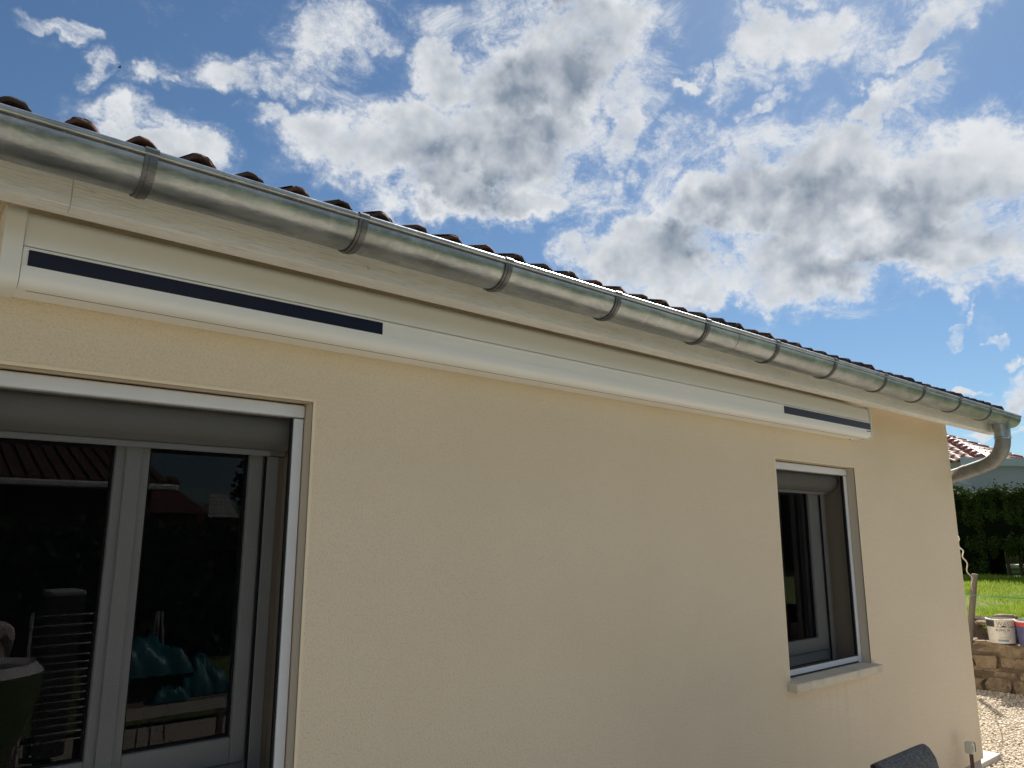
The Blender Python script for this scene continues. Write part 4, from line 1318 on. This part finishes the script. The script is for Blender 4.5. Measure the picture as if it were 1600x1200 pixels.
# outdoor chair with its back to the wall
ch = thing('garden_chair', 'high-backed dark grey fabric garden chair standing near the wall', 'chair', (3.15, -0.885, -0.018))
prof = [(0.098, 0.935), (0.090, 0.939), (0.080, 0.938), (0.064, 0.928), (0.044, 0.895), (0.028, 0.82), (0.010, 0.70), (-0.02, 0.55), (-0.06, 0.43)]
n = 14; vs = []; fs = []
for th_ in (0.0, 0.024):
    for i in range(n + 1):
        u = -1 + 2 * i / n
        for y, z in prof:
            vs.append((u * 0.206, y + th_ * 0.7 - 0.012 * (1 - u * u) * 0 + 0.0, z - th_ * (0.9 if y > 0.1 else 0.3)))
m_ = len(prof); N1 = (n + 1) * m_
for i in range(n):
    for k in range(m_ - 1):
        fs.append((i * m_ + k, i * m_ + k + 1, (i + 1) * m_ + k + 1, (i + 1) * m_ + k))
        fs.append((N1 + i * m_ + k + 1, N1 + i * m_ + k, N1 + (i + 1) * m_ + k, N1 + (i + 1) * m_ + k + 1))
for i_ in (0, n):
    for k in range(m_ - 1):
        q_ = (i_ * m_ + k, i_ * m_ + k + 1, N1 + i_ * m_ + k + 1, N1 + i_ * m_ + k)
        fs.append(q_ if i_ else q_[::-1])
for i in range(n):
    fs.append((i * m_, (i + 1) * m_, N1 + (i + 1) * m_, N1 + i * m_))
m2 = MB(); m2.add(vs, fs); m2.build('backrest', 'sling_fabric', ch, smooth=True)
for s in (-1, 1):
    x = s * 0.186
    MB().tube([(x, y + 0.018, z - 0.020) for y, z in prof], 0.009, 8).build('side_rail', 'chair_frame', ch, smooth=True)
    MB().tube([(x, -0.06, 0.43), (x, -0.30, 0.41), (x, -0.52, 0.43)], 0.012, 8).build('seat_rail', 'chair_frame', ch, smooth=True)
    MB().tube([(x, 0.0, 0.66), (x, -0.25, 0.67), (x, -0.46, 0.64), (x, -0.50, 0.42), (x, -0.54, 0.0)], 0.012, 8).build('front_leg', 'chair_frame', ch, smooth=True)
    MB().tube([(x, 0.02, 0.66), (x, 0.02, 0.43), (x, 0.10, 0.0)], 0.012, 8).build('rear_leg', 'chair_frame', ch, smooth=True)
MB().box(-0.19, 0.19, -0.52, -0.05, 0.405, 0.42).build('seat', 'sling_fabric', ch, bevel=0.006)
MB().tube([(-0.186, 0.104, 0.905), (0.186, 0.104, 0.905)], 0.010, 8).build('top_rail', 'chair_frame', ch, smooth=True)

# small outdoor socket on two dark stakes against the foot of the wall
sk = thing('garden_socket', 'small cream plastic garden socket on two thin rusty stakes at the foot of the wall', 'socket', (5.76, -0.09, 0.0))
MB().box(-0.036, 0.016, -0.025, 0.025, 0.334, 0.408).build('housing', 'socket_plastic', sk, bevel=0.010, seg=3)
MB().box(0.017, 0.034, -0.025, 0.025, 0.339, 0.403).build('cover', 'bin_grey', sk, bevel=0.008)
MB().box(-0.031, -0.010, -0.028, -0.0255, 0.350, 0.388).build('flap', 'print_tan', sk, bevel=0.003)
for x in (-0.012, 0.022):
    MB().box(x - 0.006, x + 0.006, -0.004, 0.004, 0.0, 0.333).build('stake', 'rust', sk)
for z in (0.27, 0.18, 0.09):
    MB().tube([(-0.01, 0, z), (0.02, 0, z - 0.03)], 0.0035, 6).build('cross_wire', 'rust', sk)

# a bird far up in the sky
bb = thing('bird', 'tiny dark bird flying high in the blue sky above the left end of the roof', 'bird', (5.725, 30.055, 20.997))
q = MB(); q.tube([(-0.09, -0.02, -0.01), (-0.05, 0, 0), (0.0, 0.01, 0.0), (0.05, 0.015, 0.008), (0.08, 0.02, 0.01)], 0.02, 8, rads=[0.004, 0.018, 0.024, 0.017, 0.004]); q.build('body', 'bird_dark', bb, smooth=True)
for s in (-1, 1):
    q = MB(); q.add([(-0.02, 0, 0.01), (0.03, 0, 0.01), (0.02, s * 0.09, 0.035), (-0.03, s * 0.17, 0.015), (-0.045, s * 0.16, 0.012), (-0.01, s * 0.08, 0.03)], [(0, 1, 2, 5), (5, 2, 3, 4)])
    w_ = q.build('wing', 'bird_dark', bb); w_.modifiers.new('thick', 'SOLIDIFY').thickness = 0.004


# ------------------------------------------------------------------ behind the camera: what the left window mirrors
h2 = thing('terrace_house', 'house with red-brown tiled roof and white gutter mirrored in the left window glass', 'house', (0, -12, 0))
MB().box(-8, 3.9, -7, 0, 0, 2.55).build('wall', 'nb_red', h2)
MB().box(-8.3, 4.2, 0.38, 0.5, 2.50, 2.62).build('gutter', 'print_white', h2, bevel=0.03)
mb = MB()
for row in range(9):
    yy = 0.42 - row * 0.4; z = 2.62 + row * 0.13
    x = -8.2
    while x < 4.15 - row * 0.12:
        mb.prism([(yy, z), (yy - 0.44, z + 0.15), (yy - 0.44, z + 0.19), (yy, z + 0.05)], x, x + 0.13); x += 0.22
meta(mb.build('roof_tiles', 'roof_tile', h2), kind='stuff')
mb = MB(); mb.add([(-8.3, 0.42, 2.63), (4.2, 0.42, 2.63), (3.1, -3.2, 3.80), (-8.3, -3.2, 3.80), (4.2, -7.2, 2.63), (-8.3, -7.2, 2.63)], [(0, 1, 2, 3), (3, 2, 4, 5), (1, 4, 2)])
mb.build('roof', 'roof_tile', h2)
h3 = thing('garden_shed', 'small shed with red roof and pale slatted gable mirrored in the left window', 'shed', (5.4, -14.5, 0))
MB().box(-1.0, 1.0, -1.5, 0.3, 0, 2.2).build('wall', 'nb_red', h3)
mb = MB(); mb.add([(-1.2, .5, 2.2), (.2, .5, 2.2), (-0.1, -.6, 2.7), (-1.0, -.6, 2.7)], [(0, 1, 2, 3)]); mb.build('roof', 'shed_red', h3)
for k in range(6):
    MB().box(0.25, 0.9 - k * 0.05, 0.31, 0.34, 2.12 + k * 0.085, 2.19 + k * 0.085).build('slat', 'print_white', h3)
bh = thing('back_hedge', 'dark hedge along the far side of the back lawn, mirrored in the window', 'hedge', (0, -9, 0))
A = np.stack([npr.uniform(-9, 12, 26000), npr.normal(0.0, 0.16, 26000), npr.uniform(0, 1, 26000) * 1.95], 1)
V, F = leaf_quads(A, 0.16, 0.6, 0.3); fast_mesh('foliage', V, F, 'hedge_leaf', bh)
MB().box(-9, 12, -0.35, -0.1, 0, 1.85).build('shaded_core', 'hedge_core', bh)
t1 = thing('tree', 'rounded dark tree beyond the back hedge, mirrored in the window', 'tree', (9.1, -17, 0))
A = npr.normal(0, 1, (9000, 3)); A /= np.linalg.norm(A, axis=1)[:, None]; A *= (npr.uniform(0.3, 1, 9000)[:, None] ** 0.5) * np.array([1.6, 1.6, 1.7]); A[:, 2] += 3.0
A += 0.25 * np.sin(A[:, [1, 2, 0]] * 4)
V, F = leaf_quads(A, 0.2, 0.6, 0.2); fast_mesh('crown', V, F, 'hedge_leaf', t1)
MB().tube([(0, 0, 0), (0.05, 0, 1.6), (0, 0.1, 3.0)], 0.16, 8, rads=[0.2, 0.15, 0.07]).build('trunk', 'bark', t1)

# drying rack
dr = thing('drying_rack', 'light metal drying rack with thin bars, mirrored in the left window', 'drying rack', (1.13, -3.0, 0))
for x in (-0.25, 0.27):
    MB().tube([(x, 0.0, 0.44), (x - 0.01, 0.05, 0.85), (x - 0.02, 0.10, 1.27)], 0.010, 8).build('side_post', 'rack_metal', dr, smooth=True)
    MB().tube([(x, 0.0, 0.44), (x, 0.02, 0.38), (x + 0.08 * (1 if x < 0 else -1), 0.03, 0.37)], 0.010, 8).build('foot', 'rack_metal', dr, smooth=True)
zs = [1.245, 1.185, 1.125, 1.065] + [1.0 - 0.047 * k for k in range(12)]
bar = MB().tube([(-0.25, 0, 0), (0.27, 0, 0)], 0.0055, 6).mesh('bar', 'rack_metal', smooth=True)
for z in zs: link_mesh('bar', bar, dr, (0, 0.1 * (z - 0.44) / 0.83, z))
for x in (-0.25, 0.27):
    MB().tube([(x, 0.0, 0.50), (x, -0.35, 0.0)], 0.009, 6).build('leg', 'rack_metal', dr)
    MB().tube([(x, 0.0, 0.44), (x, 0.25, 0.0)], 0.009, 6).build('leg', 'rack_metal', dr)
# green armchair with pale rim and a cushion
gc = thing('green_armchair', 'rounded green fabric armchair with a pale rim, mirrored at the left window edge', 'armchair', (0.52, -2.62, 0))
n = 24; vs = []; fs = []
for j, (rx, ry, z) in enumerate(((0.20, 0.18, 0.42), (0.30, 0.27, 0.62), (0.38, 0.33, 0.86), (0.385, 0.335, 0.98), (0.34, 0.29, 1.03), (0.29, 0.24, 1.0), (0.25, 0.2, 0.6))):
    for i in range(n):
        a = 2 * math.pi * i / n; vs.append((rx * math.cos(a), ry * math.sin(a), z))
for j in range(6):
    for i in range(n): fs.append((j * n + i, j * n + (i + 1) % n, (j + 1) * n + (i + 1) % n, (j + 1) * n + i))
m_ = MB()
m_.add(vs, fs)
for i in range(len(m_.mi)): m_.mi[i] = 1 if i >= 3 * n else 0
m_.build('shell', ['green_fabric', 'pale_fabric'], gc, smooth=True)
for sx in (-1, 1):
    for sy in (-1, 1):
        MB().tube([(sx * 0.14, sy * 0.12, 0.43), (sx * 0.2, sy * 0.18, 0.0)], 0.012, 6).build('leg', 'rack_metal', gc)
cs = stone_mesh(0.30, 0.14, 0.34, 0.06).build('cushion', 'cushion', None, loc=(0.64, -3.02, 1.06))
md = cs.modifiers.new('soft', 'SUBSURF'); md.levels = 2; md.render_levels = 2
cs.rotation_euler = (0, 0.2, 0.1)
meta(cs, 'patterned beige cushion propped up beside the drying rack, mirrored in the window', 'cushion')
MB().box(0.45, 0.85, -3.12, -2.94, 0.0, 0.89).build('wooden_stool', 'old_wood', None, bevel=0.01)
meta(bpy.data.objects['wooden_stool'], 'plain wooden block stool that carries the beige cushion', 'stool')
# turquoise tarpaulin heaped on a table
tb = thing('garden_table', 'low garden table with a pale cloth, mirrored in the right pane of the left window', 'table', (1.85, -3.4, 0))
MB().box(-0.55, 0.55, -0.35, 0.35, 0.57, 0.60).build('table_top', 'old_wood', tb, bevel=0.005)
MB().box(-0.56, 0.56, 0.351, 0.358, 0.53, 0.601).build('cloth_edge', 'cloth_white', tb)
for sx in (-0.5, 0.5):
    for sy in (-0.3, 0.3):
        MB().box(sx - 0.02, sx + 0.02, sy - 0.02, sy + 0.02, 0, 0.569).build('leg', 'old_wood', tb)


def heap(cx, cy, cz, rx, ry, h, seed):
    q = random.Random(seed); nx, ny = 44, 22; vs = []; fs = []
    ph = [q.uniform(0, 6.28) for _ in range(8)]
    for i in range(nx + 1):
        for j in range(ny + 1):
            u, v = -1 + 2 * i / nx, -1 + 2 * j / ny
            e = max(abs(u), abs(v)) ** 5
            z = h * (1 - 0.45 * u * u) * (1 - e) * (0.8 + 0.13 * math.sin(5 * u + 3 * v + ph[0]) + 0.09 * math.sin(11 * u - 4 * v + ph[1]))
            z += 0.012 * abs(math.sin(17 * u + 6 * v * v + ph[2])) * (1 - e) + 0.008 * abs(math.sin(9 * v - 12 * u + ph[3]))
            w = 0.03 * math.sin(14 * (u if abs(v) > abs(u) else v) + ph[4]) * e
            vs.append((rx * (u + w * (abs(u) > abs(v))), ry * (v + w * (abs(v) >= abs(u))), z))
    for i in range(nx):
        for j in range(ny): fs.append((i * (ny + 1) + j, (i + 1) * (ny + 1) + j, (i + 1) * (ny + 1) + j + 1, i * (ny + 1) + j + 1))
    b = MB(); b.add(vs, fs); return b.build('tarpaulin', 'tarp', None, smooth=True, loc=(cx, cy, cz))


meta(heap(1.63, -3.4, 0.762, 0.34, 0.2, 0.25, 3), 'large crumpled turquoise tarpaulin on the left part of the garden table', 'tarpaulin')
meta(heap(2.04, -3.38, 0.603, 0.19, 0.2, 0.26, 4), 'turquoise tarpaulin draped over the right end of the garden table', 'tarpaulin')
meta(heap(1.78, -3.16, 0.603, 0.13, 0.08, 0.09, 5), 'small glossy turquoise sheet folded in front of the tarpaulins on the table', 'tarpaulin')
MB().box(1.30, 1.85, -3.55, -3.25, 0.601, 0.758).build('storage_box', 'dark_plastic', None, bevel=0.01)
meta(bpy.data.objects['storage_box'], 'dark storage box under the large tarpaulin', 'box')
bn = thing('wheeled_bin', 'grey wheeled bin with a pale lid edge behind the drying rack, mirrored in the window', 'bin', (1.32, -4.55, 0))
mb = MB(); mb.add([(-.10, -.12, .05), (.10, -.12, .05), (.10, .12, .05), (-.10, .12, .05), (-.125, -.16, 1.25), (.125, -.16, 1.25), (.125, .16, 1.25), (-.125, .16, 1.25)], [(0, 3, 2, 1), (4, 5, 6, 7), (0, 1, 5, 4), (1, 2, 6, 5), (2, 3, 7, 6), (3, 0, 4, 7)])
mb.build('body', 'bin_grey', bn, bevel=0.01)
MB().box(-.13, .13, -.17, .17, 1.253, 1.30).build('lid', 'nb_wall', bn, bevel=0.015)
for x in (-0.115, 0.115):
    MB().tube([(x - 0.012, -.14, .09), (x + 0.012, -.14, .09)], 0.085, 16).build('wheel', 'dark_plastic', bn)

tp = thing('wire_stand', 'thin pale folding wire stand behind the turquoise tarpaulin', 'stand', (1.80, -3.62, 0))
for dx_ in (-0.10, 0.0, 0.14):
    MB().tube([(dx_, 0.05 * (dx_ == 0), 0.0), (dx_ * 0.15, 0, 1.17)], 0.007, 6).build('leg', 'rack_metal', tp)
